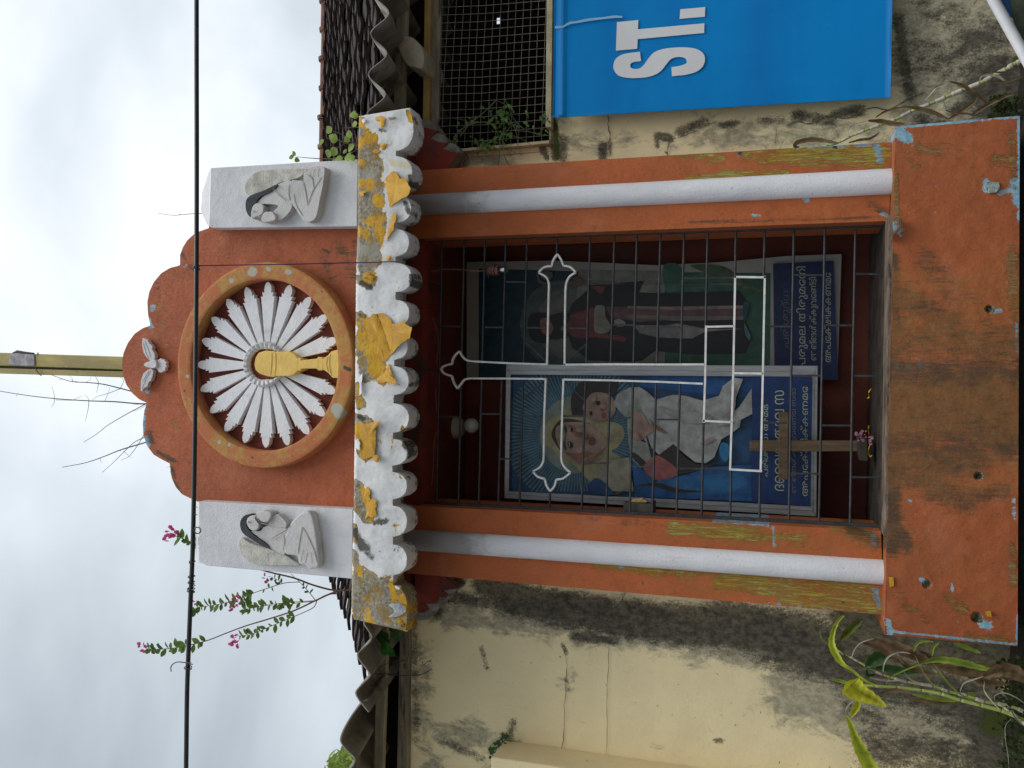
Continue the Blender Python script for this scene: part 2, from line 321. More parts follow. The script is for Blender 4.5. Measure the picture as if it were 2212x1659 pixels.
YBEAM = simple('ochre_beam', (.36, .235, .085), .75, .2, 10, .002, dirt=(20, .6, .8))
SHEET = simple('asbestos_sheet', (.25, .235, .20), .9, .35, 5, .003, dirt=(7, .54, .8), dirtcol=(.06, .055, .045))
DARK = simple('shade_black', (.016, .015, .014), .95, .3)  # near-black: shade of gaps and the unlit room put into colour
TILE = simple('weathered_tile', (.034, .023, .020), .9, .6, 9, .006, dirt=(22, .62, .9), dirtcol=(.20, .10, .075))
TILER = simple('terracotta_tile', (.15, .075, .05), .9, .35, 9, .004, dirt=(10, .6, .7))
PFLK = simple('yellow_paint_flake', (.54, .285, .018), .55, .22, 12, .0015, spec=.35, dirt=(14, .62, .6), dirtcol=(.35, .2, .05))
WFLK = simple('white_paint_flake', (.72, .72, .74), .6, .1, 12, .0015)
POLE = simple('ochre_pole', (.36, .29, .085), .55, .25, 9, .002, spec=.4, st=(1, 1, .3), dirt=(12, .57, .6))
SILVER = simple('grey_tape', (.33, .32, .34), .6, .3, 25, .003)
TWIG = simple('dry_twig', (.085, .075, .075), .9, .3, 40)
STEM = simple('red_brown_stem', (.13, .075, .055), .8, .3, 40)
def leafm(name, c, tr=.35):
    k = M(name); col = k.mix(k.ss(k.noise(60, 6, .75, off=3), .56, .72, 0, .45), k.var(c, .45, 16), (c[0]*.55+.05, c[1]*.45+.03, c[2]*.4)); k.bump(k.noise(160, 4, .6, (2, 1, .3)), .0012); k.b.inputs['Roughness'].default_value = .6; k.b.inputs['Specular IOR Level'].default_value = .25
    t = k.n('ShaderNodeBsdfTranslucent'); k.ln(k.mix(.5, c, (c[0]*1.6, c[1]*1.5, c[2]*.6)), t.inputs['Color'])
    a = k.n('ShaderNodeMixShader'); a.inputs[0].default_value = tr; k.ln(k.b.outputs[0], a.inputs[1]); k.ln(t.outputs[0], a.inputs[2])
    k.ln(a.outputs[0], k.t.nodes['Material Output'].inputs['Surface']); k.ln(col, k.b.inputs['Base Color']); return k.mat
LEAF = leafm('green_leaf', (.09, .165, .025)); LEAF2 = leafm('light_green_leaf', (.26, .36, .09)); LEAF3 = leafm('dark_green_leaf', (.05, .12, .035))
LEAFY = leafm('yellow_leaf', (.50, .50, .045)); LEAFB = leafm('dry_brown_leaf', (.20, .135, .075), .2); LEAFG = leafm('grass_green_leaf', (.26, .36, .06))
PINK = leafm('pink_petal', (.55, .10, .33)); MARI = leafm('marigold_petal', (.75, .42, .02), .2)
CANE = simple('green_cane', (.30, .36, .09), .5, .2, 20, .001); SHEATH = simple('pale_sheath', (.44, .40, .32), .7, .25, 40, .002, st=(1, 1, 1))

def mat_banner():
    k = M('blue_flex_banner'); c = k.mix(k.ss(k.noise(2.5, 5, .6, (.6, 1, 2)), .35, .65), (.001, .18, .50), (.001, .215, .56))
    c = k.mix(k.m('MULTIPLY', k.at('band'), .45), c, (.003, .155, .47)); c = k.mix(k.m('MULTIPLY', k.at('edge'), .5), c, (.08, .32, .75))
    c = k.mix(k.ss(k.noise(26, 7, .75, (1.6, 1, .6), off=6), .66, .74, 0, .5), c, (.05, .28, .60))
    k.bump(k.m('ADD', k.noise(4, 3, .5, (1, 1, .5)), k.m('MULTIPLY', k.noise(400, 2, .5), .02)), .012, .8); return k.done(c, .62, .12)
BANNER = mat_banner()
LETTER = simple('white_print', (.66, .66, .67), .55, .04, 5)
# ============================================================ the setting: verge, road, wall
WD = 3.45                                    # plane of the plastered wall
VZ = 0.80                                    # level of the raised verge the shrine stands on
soil = simple('dark_soil', (.035, .03, .022), .95, .5, 8, .02); asph = simple('dusty_road', (.13, .12, .105), .9, .3, 20, .004)
g = G(); g.add([(-60, -60, 0), (60, -60, 0), (60, 2.55, 0), (-60, 2.55, 0)], [(0, 1, 2, 3)]); g.build('road', asph, kind='structure')
g = G(); n = 60
vv = []; ff = []
for i in range(n):
    for j in range(14):
        x = -6+12*i/(n-1); y = 2.55+1.2*j/13; z = min(VZ, (y-2.55)*4.0)
        vv.append((x, y, z+0.03*mnoise.noise(Vector((x*4, y*4, 0)))*(1 if z > 0 else 0)))
for i in range(n-1):
    for j in range(13): ff.append((i*14+j, (i+1)*14+j, (i+1)*14+j+1, i*14+j+1))
g.add(vv, ff); g.build('verge_ground', soil, smooth=True, kind='structure')
g = G(); g.add([(-60, 3.75, -.02), (60, 3.75, -.02), (60, 120, -.02), (-60, 120, -.02)], [(0, 1, 2, 3)]); g.build('ground', soil, kind='structure')

bld = thing('plastered_building', 'cream plastered building wall with mould streaks, corrugated eaves and mesh window behind the shrine', 'building', (0, WD, VZ))
# left wall face
L = [(881, 1130), (2235, 1205), (2140, 2300), (858, 2300)]
mo = [(905, 1300, 940, 1320, 26, .9), (960, 1290, 1050, 1300, 26, .75), (1040, 1265, 1180, 1290, 34, 1.0), (1090, 1300, 1240, 1330, 50, .95), (1200, 1312, 1420, 1345, 56, 1.35),
      (1240, 1375, 1330, 1383, 18, .9), (1330, 1335, 1600, 1362, 62, 1.35), (1560, 1350, 1760, 1385, 78, 1.3), (1700, 1385, 1900, 1435, 96, 1.25), (1850, 1430, 2150, 1540, 120, .85), (1830, 1325, 1930, 1345, 60, 1.3), (1900, 1370, 2200, 1420, 70, 1.4), (1760, 1440, 1840, 1452, 26, .6),
      (1890, 1620, 2100, 1640, 80, .75), (1830, 1530, 1900, 1560, 40, .62), (2090, 1500, 2170, 1700, 60, 1.1), (1040, 1400, 1052, 1445, 9, .62), (1215, 1390, 1222, 1410, 8, .8), (1222, 1465, 1228, 1490, 9, .55),
      (1085, 1590, 1105, 1600, 14, .6), (893, 1350, 900, 1600, 14, .55), (960, 1600, 1040, 1640, 16, .5), (1095, 1605, 1108, 1560, 14, .7), (1545, 1600, 1560, 1600, 9, .8)]
dp = [(900, 1300, 1300, 1350, 66, .75), (1200, 1330, 1800, 1410, 90, .85), (1750, 1480, 2250, 1620, 150, .9), (900, 1400, 930, 1650, 50, .55), (900, 1560, 1100, 1640, 70, .6), (1225, 1470, 1225, 1490, 40, .4)]
ms = [(2150, 1560, 2200, 1560, 60, .8)]
panel('plaster_wall', L, WD, .22, WALL, bld, 6, dict(mould=mo, damp=dp, moss=ms), disp=lambda x, y: .004*mnoise.noise(Vector((x*.012, y*.012, 3))))
# right wall face below the mesh window and under the banner
R = [(1189, -700), (2245, -700), (2245, 430), (1186, 470)]
mo = [(1195, 262, 1200, 340, 14, 1.0), (1215, 300, 1215, 340, 22, .8), (1303, 318, 1303, 345, 17, 1.05), (1316, 300, 1316, 330, 6, .9), (1420, 293, 1450, 300, 14, 1.0), (1440, 330, 1440, 330, 6, 1), (1470, 285, 1520, 262, 20, .8), (1560, 270, 1590, 266, 14, .75),
      (1640, 262, 1690, 258, 14, .6), (1720, 250, 1800, 262, 22, .75), (1800, 250, 1860, 238, 20, .8), (1420, 310, 1420, 315, 9, .9), (1940, 40, 1965, 200, 24, .85), (2060, 240, 2110, 215, 26, .8), (2120, 190, 2230, 150, 60, 1.2), (2150, 200, 2160, 300, 70, 1.2), (2020, 150, 2080, 110, 26, .7), (1990, 260, 2100, 300, 40, .7), (1960, 305, 2010, 330, 30, .9),
      (2100, 90, 2230, 60, 60, .7), (2160, 180, 2165, 262, 90, 1.3), (1960, 120, 2100, 130, 90, .55), (2000, 20, 2120, 60, 60, .5)]
dp = [(1990, -100, 1990, 260, 95, 1.0), (2100, -100, 2100, 300, 120, 1.1), (2200, -100, 2200, 300, 80, 1.1), (1500, 290, 1900, 290, 60, .55), (1220, 280, 1300, 320, 50, .55), (1340, 300, 1440, 320, 40, .4)]
ms = [(1200, 270, 1204, 340, 10, .9), (2150, 235, 2165, 262, 18, .9), (2195, 130, 2212, 140, 16, .6)]
panel('plaster_wall', R, WD, .22, WALL, bld, 6, dict(mould=mo, damp=dp, moss=ms), disp=lambda x, y: .004*mnoise.noise(Vector((x*.012, y*.012, 9))))
R2 = [(880, 338), (1186.5, 309), (1186.5, 480), (880, 480)]
panel('plaster_wall', R2, WD, .22, WALL, bld, 6, dict(mould=[(960, 330, 985, 350, 22, .9), (1170, 320, 1183, 340, 12, .9), (1100, 335, 1180, 322, 10, .4)], damp=[(950, 340, 1100, 350, 30, .6)], moss=[(1150, 312, 1186, 312, 8, .8)]))
# pieces of wall behind the shrine, round its niche, and under the ground line
g = G()
for q in ([(881, 475), (915, 475), (915, 1095), (881, 1095)], [(2000, 470), (2235, 470), (2235, 1100), (2000, 1100)]): g = G(); g.prism(pl(q, WD+.005), (0, .2, 0)); g.build('plaster_wall', WALL, bld)
# projecting pilaster lower left
x0, x1 = P(1093, 1597, WD), P(1093, 1597, WD)
f0 = P(1057, 1638, 3.27); ztop = (x0.z+f0.z)/2; xe = x0.x
q = [P(1058, 1638, 3.272), P(2240, 1818, 3.272), P(2240, 2000, 3.272), P(1058, 2000, 3.272)]
g = G(); g.box((-4.2, 3.272, VZ-.1), (xe-.003, WD-.001, ztop)); g.build('pilaster', WALL, bld, bevel=.006)
# thin cracks
crk = simple('crack_dirt', (.13, .12, .09), .95, .3)
def crack(pts, wd, jit=2.2, D=WD):
    pts = spl(pts, 4, False); a = []; b = []
    for i, (x, y) in enumerate(pts):
        x += random.uniform(-jit, jit); y += random.uniform(-jit, jit)*.6; t = wd*random.uniform(.4, 1.3)*(0.25 if i in (0, len(pts)-1) else 1)
        dx = pts[min(i+1, len(pts)-1)][0]-pts[max(0, i-1)][0]; dy = pts[min(i+1, len(pts)-1)][1]-pts[max(0, i-1)][1]; q = math.hypot(dx, dy)+1e-6
        a.append(P(x-dy/q*t, y+dx/q*t, D-.006)); b.append(P(x+dy/q*t, y-dx/q*t, D-.006))
    g = G(); k = len(a); g.add(a+b, [(i, i+1, k+i+1, k+i) for i in range(k-1)]); g.build('crack', crk, bld, recalc=False)
crack([(1221, 1395), (1225, 1440), (1222, 1480), (1219, 1540), (1216, 1600), (1214, 1640)], .6)
crack([(1318, 1295), (1316, 1340), (1314, 1400), (1313, 1480), (1311, 1560), (1309, 1645)], .45)
crack([(1353, 1277), (1346, 1290), (1338, 1310)], 1.1, .8)
crack([(1313, 248), (1314, 275), (1317, 300), (1316, 340)], 1.0)
crack([(1697, 273), (1720, 262), (1745, 268), (1762, 262), (1790, 250), (1830, 256), (1862, 240), (1886, 232), (1925, 236), (1960, 214), (2000, 198)], 1.3, 1.6)
crack([(1463, 300), (1500, 284), (1530, 268), (1548, 262)], .9, 1.2)
crack([(1448, 300), (1443, 325), (1441, 345)], 1.2)
crack([(1676, 275), (1674, 310)], .6)

# window opening: sill strip, frame, mesh, interior
FRAME = simple('rusty_cream_frame', (.50, .43, .27), .7, .2, 14, .002, dirt=(45, .60, .9), dirtcol=(.22, .09, .03))
win = slab('window_frame', [(1187, -700), (1202, -700), Z4(2092, 1120), Z4(2042, 1120)], WD-.05, .045, FRAME, bld, bevel=.002)
g = G(); g.prism(pl([(882, 338), (1186, 309), (1186, 303), (882, 332)], WD-.045), (0, .04, 0)); g.build('window_jamb', FRAME, bld)
g = G()
xs = [Z4(v, 0)[0] for v in range(1056, 2060, 66)]
for i, x in enumerate(xs):
    t = i/(len(xs)-1); xb = x-(10+6*(1-t)) ; g.tube([P(x+14, -700, WD-.02), P(x+7, -150, WD-.02), P(x, 20, WD-.02), P(xb+5, 170+3*random.random(), WD-.021), P(xb, 318, WD-.02)], .00125, 4)
for k in range(-46, 20):
    y = Z4(0, 10+k*70)[1]; g.tube([P(925, y+14, WD-.023), P(1040, y+10, WD-.024), P(1188, y-2, WD-.022)], .00125, 4)
g.build('wire_mesh', WIRE, bld)
# dark room behind with one small opening to the sky
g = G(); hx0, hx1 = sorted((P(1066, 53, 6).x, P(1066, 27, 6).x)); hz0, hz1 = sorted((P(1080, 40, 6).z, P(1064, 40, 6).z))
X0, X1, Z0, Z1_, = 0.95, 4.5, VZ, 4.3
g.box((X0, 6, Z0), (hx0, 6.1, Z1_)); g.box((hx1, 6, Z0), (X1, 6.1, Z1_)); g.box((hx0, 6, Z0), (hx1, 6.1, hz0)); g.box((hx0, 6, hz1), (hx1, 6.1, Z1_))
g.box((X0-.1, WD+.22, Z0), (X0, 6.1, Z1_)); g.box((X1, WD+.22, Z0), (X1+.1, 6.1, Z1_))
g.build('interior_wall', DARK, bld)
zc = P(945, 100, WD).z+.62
zc -= .42; g = G(); g.prism([Vector((X0, WD+.2, zc)), Vector((X1, WD+.2, zc)), Vector((X1, 5.99, zc+.44)), Vector((X0, 5.99, zc+.44))], (0, 0, .04)); g.build('added_ceiling', DARK, bld)  # ceiling slab added to keep sky light from leaking into the room
# boards and beams under the eaves
def strip(name, a0, a1, b0, b1, D, dep, mat, y0, y1, bev=.002):
    # left edge a0->a1, right edge b0->b1 between image rows y0 and y1
    return slab(name, [(a0, y0), (b0, y0), (b1, y1), (a1, y1)], D, dep, mat, bld, bevel=bev)
strip('eaves_board', 877.9, 847.0, 902.3, 868.0, 3.36, .03, BOARD, -700, 330)
strip('ochre_beam', 928.5, 911.0, 941.4, 925.0, 3.40, .05, YBEAM, -700, 370)
strip('mesh_head_board', 941.3, 926.0, 970.1, 944.0, 3.425, .02, BOARD2, -700, 372)
strip('eaves_gap_shade', 894, 868, 931, 914, 3.60, .03, DARK, -700, 372, 0)  # near-black sheet, painted shade inside the right eaves gap
strip('eaves_board', 817.0, 791.2, 839.0, 803.5, 3.34, .03, BOARD, 1290, 2300)
strip('wall_plate', 865.5, 842.9, 884.5, 872.7, 3.42, .05, BOARD2, 1290, 2300)
strip('eaves_gap_shade', 830, 798, 872, 846, 3.62, .03, DARK, 1290, 2300, 0)  # left eaves gap, its shade likewise painted as a near-black sheet
# rounded concrete bracket end under the right eave
br = spl(cvs(Z4, [(738, 335), (800, 315), (870, 330), (930, 390), (965, 470), (968, 540), (950, 600), (880, 590), (810, 560), (745, 430)]), 4)
slab('bracket_end', br, 3.30, .22, simple('bracket_plaster', (.42, .38, .29), .85, .2, 12, .003, dirt=(10, .6, .5)), bld, bevel=.012, seg=3)
# corrugated sheets: traced wave edge pushed back up the slope
def sheet(pts, D, nm='corrugated_sheet', back=(0, 1.3, .26), th=.006, nn=6):
    pts = spl(pts, nn, False); e = [P(x, y, D) for x, y in pts]; k = len(e); g = G(); b = Vector(back); u = Vector((0, 0, th))
    v = e+[p+u for p in e]+[p+b for p in e]+[p+b+u for p in e]
    f = []
    for i in range(k-1): f += [(i, i+1, 2*k+i+1, 2*k+i), (k+i, 3*k+i, 3*k+i+1, k+i+1), (i, k+i, k+i+1, i+1), (2*k+i, 2*k+i+1, 3*k+i+1, 3*k+i)]
    g.add(v, f); return g.build(nm, SHEET, bld, autosm=40)
rp = []
for i in range(-18, 12):
    y = 28+i*44; rp.append((819+(19 if i % 2 == 0 else -19)-.045*(y-120)+random.uniform(-1.5, 1.5), y))
sheet(rp, 3.06)
sheet(cvs(ZE, [(560, -260), (690, -160), (600, -60), (640, 20), (685, 100), (660, 180), (590, 240), (530, 310), (545, 380), (650, 520), (665, 580), (560, 690), (505, 770), (550, 870), (655, 1000)]), 3.02)
sheet(cvs(ZE, [(640, 860), (560, 900), (400, 1130), (325, 1320), (380, 1430), (480, 1530), (480, 1610), (400, 1720), (330, 1850), (350, 1960), (450, 2080), (500, 2180), (400, 2290), (320, 2400), (340, 2520), (470, 2640), (500, 2740), (400, 2850)]), 3.035, back=(0, 1.3, .30))

# ============================================================ tiled roof rising behind
rid = P(704, 170, 9.0); eav = P(866, 170, 4.3); xl = P(717, 1245, 7.56).x
rs = thing('tiled_roof', 'weathered dark clay tile roof with terracotta ridge rising behind the corrugated eaves', 'roof', (1.0, 5.0, eav.z))
dy = rid.y-eav.y; dz = rid.z-eav.z; ln = math.hypot(dy, dz); sl = Vector((0, dy/ln, dz/ln)); nrm = Vector((0, -dz/ln, dy/ln))
XR = 5.2
g = G(); g.prism([Vector((xl+.05, eav.y, eav.z-.05)), Vector((XR, eav.y, eav.z-.05)), Vector((XR, rid.y, rid.z-.05)), Vector((xl+.05, rid.y, rid.z-.05))], -nrm*.05); g.build('roof_deck', DARK, rs)
NC = 20; pitch = ln/NC; tw = .27
def tile_mesh():
    g = G(); n = 6; a = []
    for j, (yy, h) in enumerate(((0, .0), (pitch*1.18, .0))):
        for i in range(n+1):
            u = i/n; a.append(Vector((u*tw*1.02, 0, 0))+sl*yy+nrm*(.009*math.sin(u*2*math.pi)+(.030 if j == 0 else 0)))
    k = n+1; v = a+[p-nrm*.022 for p in a]
    f = [(i, i+1, k+i+1, k+i) for i in range(n)]+[(2*k+i, 3*k+i, 3*k+i+1, 2*k+i+1) for i in range(n)]+[(i, 2*k+i, 2*k+i+1, i+1) for i in range(n)]
    f += [(0, k, 3*k, 2*k), (n, 2*k+n, 3*k+n, k+n)]
    g.add(v, f); return g
tg = tile_mesh(); first = None; rest = G(); cnt = 0
nx = int((XR-xl)/tw)
for r in range(NC):
    for c in range(nx):
        p = Vector((xl+c*tw+random.uniform(-.012, .012)+(.03*random.random() if c == 0 else 0), eav.y, eav.z))+sl*(r*pitch+random.uniform(-.035, .035))+nrm*random.uniform(0, .022)
        seen = (p.x > 1.9 or c < 3) and p.x < 4.4
        if seen and cnt < 290:
            cnt += 1
            if first is None:
                first = G(); first.v = [q.copy() for q in tg.v]; first.f = tg.f; first.m = tg.m
                me = bpy.data.meshes.new('tile'); me.from_pydata(first.v, [], first.f); me.materials.append(TILE); me.update()
            o = bpy.data.objects.new('tile', me); COL.objects.link(o); o.parent = rs; o.location = p-BASE[rs.name]; o.rotation_euler = (random.uniform(-.02, .02), random.uniform(-.03, .03), random.uniform(-.03, .03))
        else: rest.add([q+p for q in tg.v], tg.f)
rest.build('tile_rows', TILE, rs, kind='stuff')
rl = (P(704, 188, 9).x-P(704, 251, 9).x); rme = None; zr = rid.z
x = P(704, 315, 9).x-rl*14
while x < XR:
    if rme is None:
        g = G(); v = []; n = 8
        for j, (xx, rr) in enumerate(((0, .08), (rl*.86, .078), (rl*.88, .10), (rl, .105), (rl*1.01, .08))):
            for i in range(n+1):
                a = math.pi*i/n; v.append(Vector((xx, -math.cos(a)*rr, math.sin(a)*rr)))
        g.add(v, [(j*(n+1)+i, j*(n+1)+i+1, (j+1)*(n+1)+i+1, (j+1)*(n+1)+i) for j in range(4) for i in range(n)])
        rme = bpy.data.meshes.new('ridge_tile'); rme.from_pydata(g.v, [], g.f); rme.materials.append(TILER); rme.update()
    if x > xl-.1:
        o = bpy.data.objects.new('ridge_tile', rme); COL.objects.link(o); o.parent = rs; o.location = Vector((x, rid.y, zr-.02+random.uniform(-.01, .01)))-BASE[rs.name]
    x += rl
# back slope so that the roof is a solid thing
g = G(); g.prism([Vector((xl, rid.y, rid.z-.06)), Vector((XR, rid.y, rid.z-.06)), Vector((XR, rid.y+1.5, rid.z-.98)), Vector((xl, rid.y+1.5, rid.z-.98))], Vector((0, 0, -.05))); g.build('back_slope', TILE, rs)
g = G(); g.box((xl+.1, 5.3, 0), (xl+.2, 10.4, eav.z-.3)); g.box((XR-.2, 5.3, 0), (XR-.1, 10.4, eav.z)); g.build('gable_wall', WALL, rs)

# ============================================================ the shrine
sh = thing('roadside_shrine', 'orange and white roadside shrine with scalloped cornice, half columns, barred niche and sunburst gable', 'shrine', (P(2200, 820, 3.11).x, 3.0, VZ))
BD = 3.11
baseq = [(1934, 273), (2203, 250), (2198, 1396), (1911, 1371)]
hol = [(2143, 405, 2143, 405, 14, 1.2), (2137, 668, 2142, 668, 11, 1.3), (2113, 1028, 2118, 1029, 11, 1.2), (2003, 1262, 2004, 1262, 12, 1.0), (2110, 1334, 2114, 1336, 15, 1.3)]
bl = [(1940, 275, 2200, 252, 5, .7), (1943, 285, 1960, 300, 24, .85), (2202, 262, 2202, 470, 8, .8), (2190, 395, 2198, 440, 16, .8), (2160, 415, 2190, 410, 10, .8), (2128, 408, 2130, 395, 14, .85), (2150, 672, 2162, 672, 9, .9), (1925, 1364, 2195, 1392, 4.5, .85), (1918, 1340, 1924, 1370, 10, .85), (2120, 1345, 2135, 1350, 14, .85),
      (2196, 700, 2196, 760, 6, .8), (2200, 1330, 2198, 1390, 7, .95), (1925, 480, 1945, 500, 14, .6), (1916, 1040, 1916, 1120, 5, .7), (1945, 795, 1990, 790, 16, .52), (2190, 1080, 2192, 1120, 8, .6), (1990, 1252, 1998, 1256, 10, .7), (2056, 1260, 2057, 1275, 4, .9), (1962, 1080, 1968, 1082, 5, .7)]
li = [(1985, 320, 2070, 325, 26, .5), (1935, 380, 1938, 480, 10, .8), (2150, 345, 2170, 350, 22, .55), (2185, 290, 2190, 400, 16, .6), (2185, 540, 2195, 700, 24, .65), (2050, 1290, 2080, 1320, 26, .52), (2185, 1180, 2190, 1260, 16, .65), (2090, 1375, 2170, 1385, 20, .6), (1960, 340, 1980, 360, 20, .5), (2100, 640, 2180, 780, 30, .35), (1940, 1290, 2000, 1340, 24, .4)]
gr = [(1925, 560, 1930, 1180, 30, .85), (1940, 860, 2190, 870, 150, .78), (1950, 640, 2050, 700, 56, .60), (1960, 720, 2190, 750, 66, .60), (1950, 820, 2190, 830, 90, .78), (1960, 890, 2190, 930, 100, .86), (1950, 1000, 2100, 990, 80, .74), (2080, 960, 2190, 950, 60, .6), (1990, 1040, 2090, 1080, 50, .66), (2080, 1075, 2170, 1060, 30, .62), (2000, 560, 2060, 640, 44, .48), (1930, 1120, 1960, 1180, 30, .62), (2000, 1000, 2060, 1010, 34, .95), (1990, 870, 2060, 880, 36, .85)]
oc = [(1940, 620, 2190, 640, 90, .6), (1950, 720, 2190, 720, 100, .68), (1950, 880, 2190, 880, 130, .72), (1960, 1020, 2190, 1030, 100, .6), (2150, 560, 2190, 620, 50, .45), (1950, 1150, 2150, 1300, 80, .32), (1950, 330, 2180, 400, 80, .36)]
def bdisp(x, y):
    d = 0
    for (a, b, c, e, r, v) in hol: d = max(d, .018*max(0, 1-(math.hypot(x-a, y-b)/(r*.85))**2))
    return d+.0015*mnoise.noise(Vector((x*.03, y*.03, 1)))
panel('base_box', baseq, BD, .26, PAINTB, sh, 3.4, dict(blue=bl, lime=li, grime=gr, ochre=oc, hole=hol), disp=bdisp, smooth=False)
zb = P(2201, 820, BD).z
base_o = None
g = G(); g.box((P(2200, 1340, BD).x, BD+.08, VZ-.2), (P(2200, 300, BD).x, WD-.02, zb-.002)); g.build('plinth', DARK, sh)  # plinth coloured near-black for the shade under the box
# weathered sill along the niche opening
SILL = simple('worn_sill', (.17, .125, .09), .85, .4, 16, .004, st=(.5, 1, 2), dirt=(12, .52, .9), dirtcol=(.06, .045, .035))
zt = P(1921, 820, BD).z+.004
sx0, sx1 = P(1903, 1146, 3.19).x, P(1921, 479, 3.19).x
g = G(); g.box((sx0-.01, BD+.006, zt-.03), (sx1+.01, 3.215, zt+.004)); g.build('sill', SILL, sh, bevel=.003)
# pillars
PD = 3.20
rp_ = [(880, 369.5), (1926, 307), (1921, 477), (880, 516)]
lp_ = [(880, 1091.6), (1903, 1147), (1909, 1328), (880, 1238.3)]
li = [(1500, 335, 1560, 345, 20, .55), (1620, 335, 1760, 345, 30, .62), (1700, 320, 1900, 335, 46, .85), (1560, 375, 1700, 372, 10, .8), (1480, 383, 1600, 378, 7, .95), (1640, 395, 1900, 385, 10, .45), (1830, 470, 1900, 455, 8, .3), (1500, 415, 1560, 412, 6, .6), (1560, 430, 1620, 428, 10, .5), (1690, 425, 1760, 415, 8, .5), (1420, 330, 1480, 335, 16, .5)]
panel('pillar', rp_, PD, .25, PAINT, sh, 5, dict(lime=li, blue=[(1895, 318, 1900, 345, 12, .9), (1720, 318, 1880, 312, 9, .6), (1905, 460, 1915, 465, 8, .8), (1625, 465, 1640, 466, 6, .6), (1735, 433, 1745, 431, 7, .8)], grime=[(1490, 480, 1900, 470, 7, .5), (1880, 440, 1915, 460, 16, .4)],
      hole=[(1468, 365, 1468, 365, 4, 1), (1597, 334, 1600, 333, 8, 1.2), (1802, 318, 1806, 318, 5, 1)], ochre=[(1600, 340, 1900, 340, 50, .4)]))
li = [(1455, 1140, 1640, 1155, 26, .78), (1600, 1160, 1740, 1165, 18, .6), (1500, 1230, 1620, 1237, 18, .72), (1560, 1255, 1740, 1275, 32, .95), (1700, 1290, 1900, 1310, 32, .85), (1290, 1220, 1500, 1240, 20, .6), (1380, 1236, 1430, 1242, 10, .5), (1800, 1140, 1890, 1160, 22, .5), (1340, 1205, 1420, 1212, 6, .7), (1750, 1250, 1880, 1275, 30, .62)]
panel('pillar', lp_, PD, .25, PAINT, sh, 5, dict(lime=li, blue=[(1340, 1222, 1345, 1224, 8, .9), (1670, 1140, 1672, 1180, 6, .8), (1540, 1126, 1660, 1136, 5, .65), (1885, 1155, 1890, 1175, 10, .8), (1890, 1275, 1898, 1310, 10, .9), (1600, 1300, 1850, 1318, 5, .5)], grime=[(1840, 1150, 1895, 1170, 26, .6), (1500, 1112, 1890, 1140, 6, .6), (1250, 1110, 1400, 1130, 20, .35)],
      hole=[(1388, 1259, 1389, 1259, 4, 1.0), (1820, 1302, 1822, 1302, 5, 1.1)], ochre=[(1500, 1150, 1900, 1180, 60, .5), (1500, 1250, 1900, 1300, 60, .6)]))
# half columns
def column(a0, b0, a1, b1, shade_dirt):
    # image rows a,b of the two outlines at the top end (x=876) and at the foot (x=xe)
    xe = 1925 if a0 < 800 else 1913
    g = G(); nr, nc = 90, 15; v = []; px = []; py = []
    for i in range(nr):
        t = i/(nr-1); x = 872+(xe-872)*t; ya = a0+(a1-a0)*t; yb = b0+(b1-b0)*t
        L_, R_ = P(x, yb, PD+.0), P(x, ya, PD+.0); c = (L_+R_)/2; r = (R_-L_).length/2
        for j in range(nc):
            th = math.pi*(j/(nc-1)); q = c+Vector((-math.cos(th)*r, -math.sin(th)*r*.95, 0)); q += Vector((0, 1, 0))*(.0025*mnoise.noise(q*9)); v.append(q); px.append(x); py.append(ya)
        if i == nr-1: bot = [p.copy() for p in v[-nc:]]
    g.add(v, [(i*nc+j, i*nc+j+1, (i+1)*nc+j+1, (i+1)*nc+j) for i in range(nr-1) for j in range(nc-1)])
    so = paint(np.array(px), np.array(py), [(860, a0, 960, a0, 130, .95), (1912, a0, 1922, a0, 26, .6)])  # cornice shade painted into the column tops, splashed dirt at the foot
    return g.build('half_column', COLM, sh, smooth=True, attrs=dict(shade_dirt=so))
column(422.5, 467, 364.5, 419.5, 1); column(1142, 1187, 1209.5, 1263, 1)

# ---- scalloped cornice: outline as top/bottom per image row
CD = 2.90
def k(f, *p): return [f(*q) for q in p]
top = k(K1, (225, 90), (165, 140), (150, 640), (150, 1470)) + k(K2, (140, 100), (128, 560), (122, 1200)) + k(K3, (118, 420), (100, 1590)) + k(K4, (92, 420), (80, 900), (72, 1290), (110, 1390), (165, 1440))
bot = k(K1, (560, 72), (815, 48), (822, 250), (800, 420), (720, 530), (612, 550), (612, 622), (720, 640), (800, 760), (775, 880), (700, 960), (680, 1050), (780, 1130), (790, 1240), (720, 1350), (640, 1400), (640, 1476), (740, 1500), (765, 1620)) + \
      k(K2, (765, 30), (700, 170), (625, 210), (625, 290), (740, 320), (800, 400), (740, 560), (600, 628), (600, 722), (700, 740), (770, 830), (730, 990), (650, 1040), (650, 1150), (735, 1210), (735, 1340), (660, 1410), (560, 1420), (560, 1500), (690, 1530), (765, 1640)) + \
      k(K3, (760, 70), (760, 150), (700, 240), (628, 252), (628, 358), (720, 400), (765, 520), (730, 650), (614, 690), (614, 775), (720, 820), (745, 960), (680, 1075), (568, 1080), (568, 1165), (680, 1190), (740, 1310), (680, 1450), (566, 1470), (566, 1560)) + \
      k(K4, (660, 60), (740, 170), (740, 280), (700, 370), (578, 405), (578, 505), (680, 560), (740, 650), (700, 790), (580, 855), (586, 985), (690, 1050), (745, 1170), (742, 1340), (730, 1525))
def prof(pts, ys):
    pts = sorted(pts, key=lambda q: q[1]); a = np.array([q[1] for q in pts])+np.arange(len(pts))*1e-4; b = np.array([q[0] for q in pts]); return np.interp(ys, a, b)
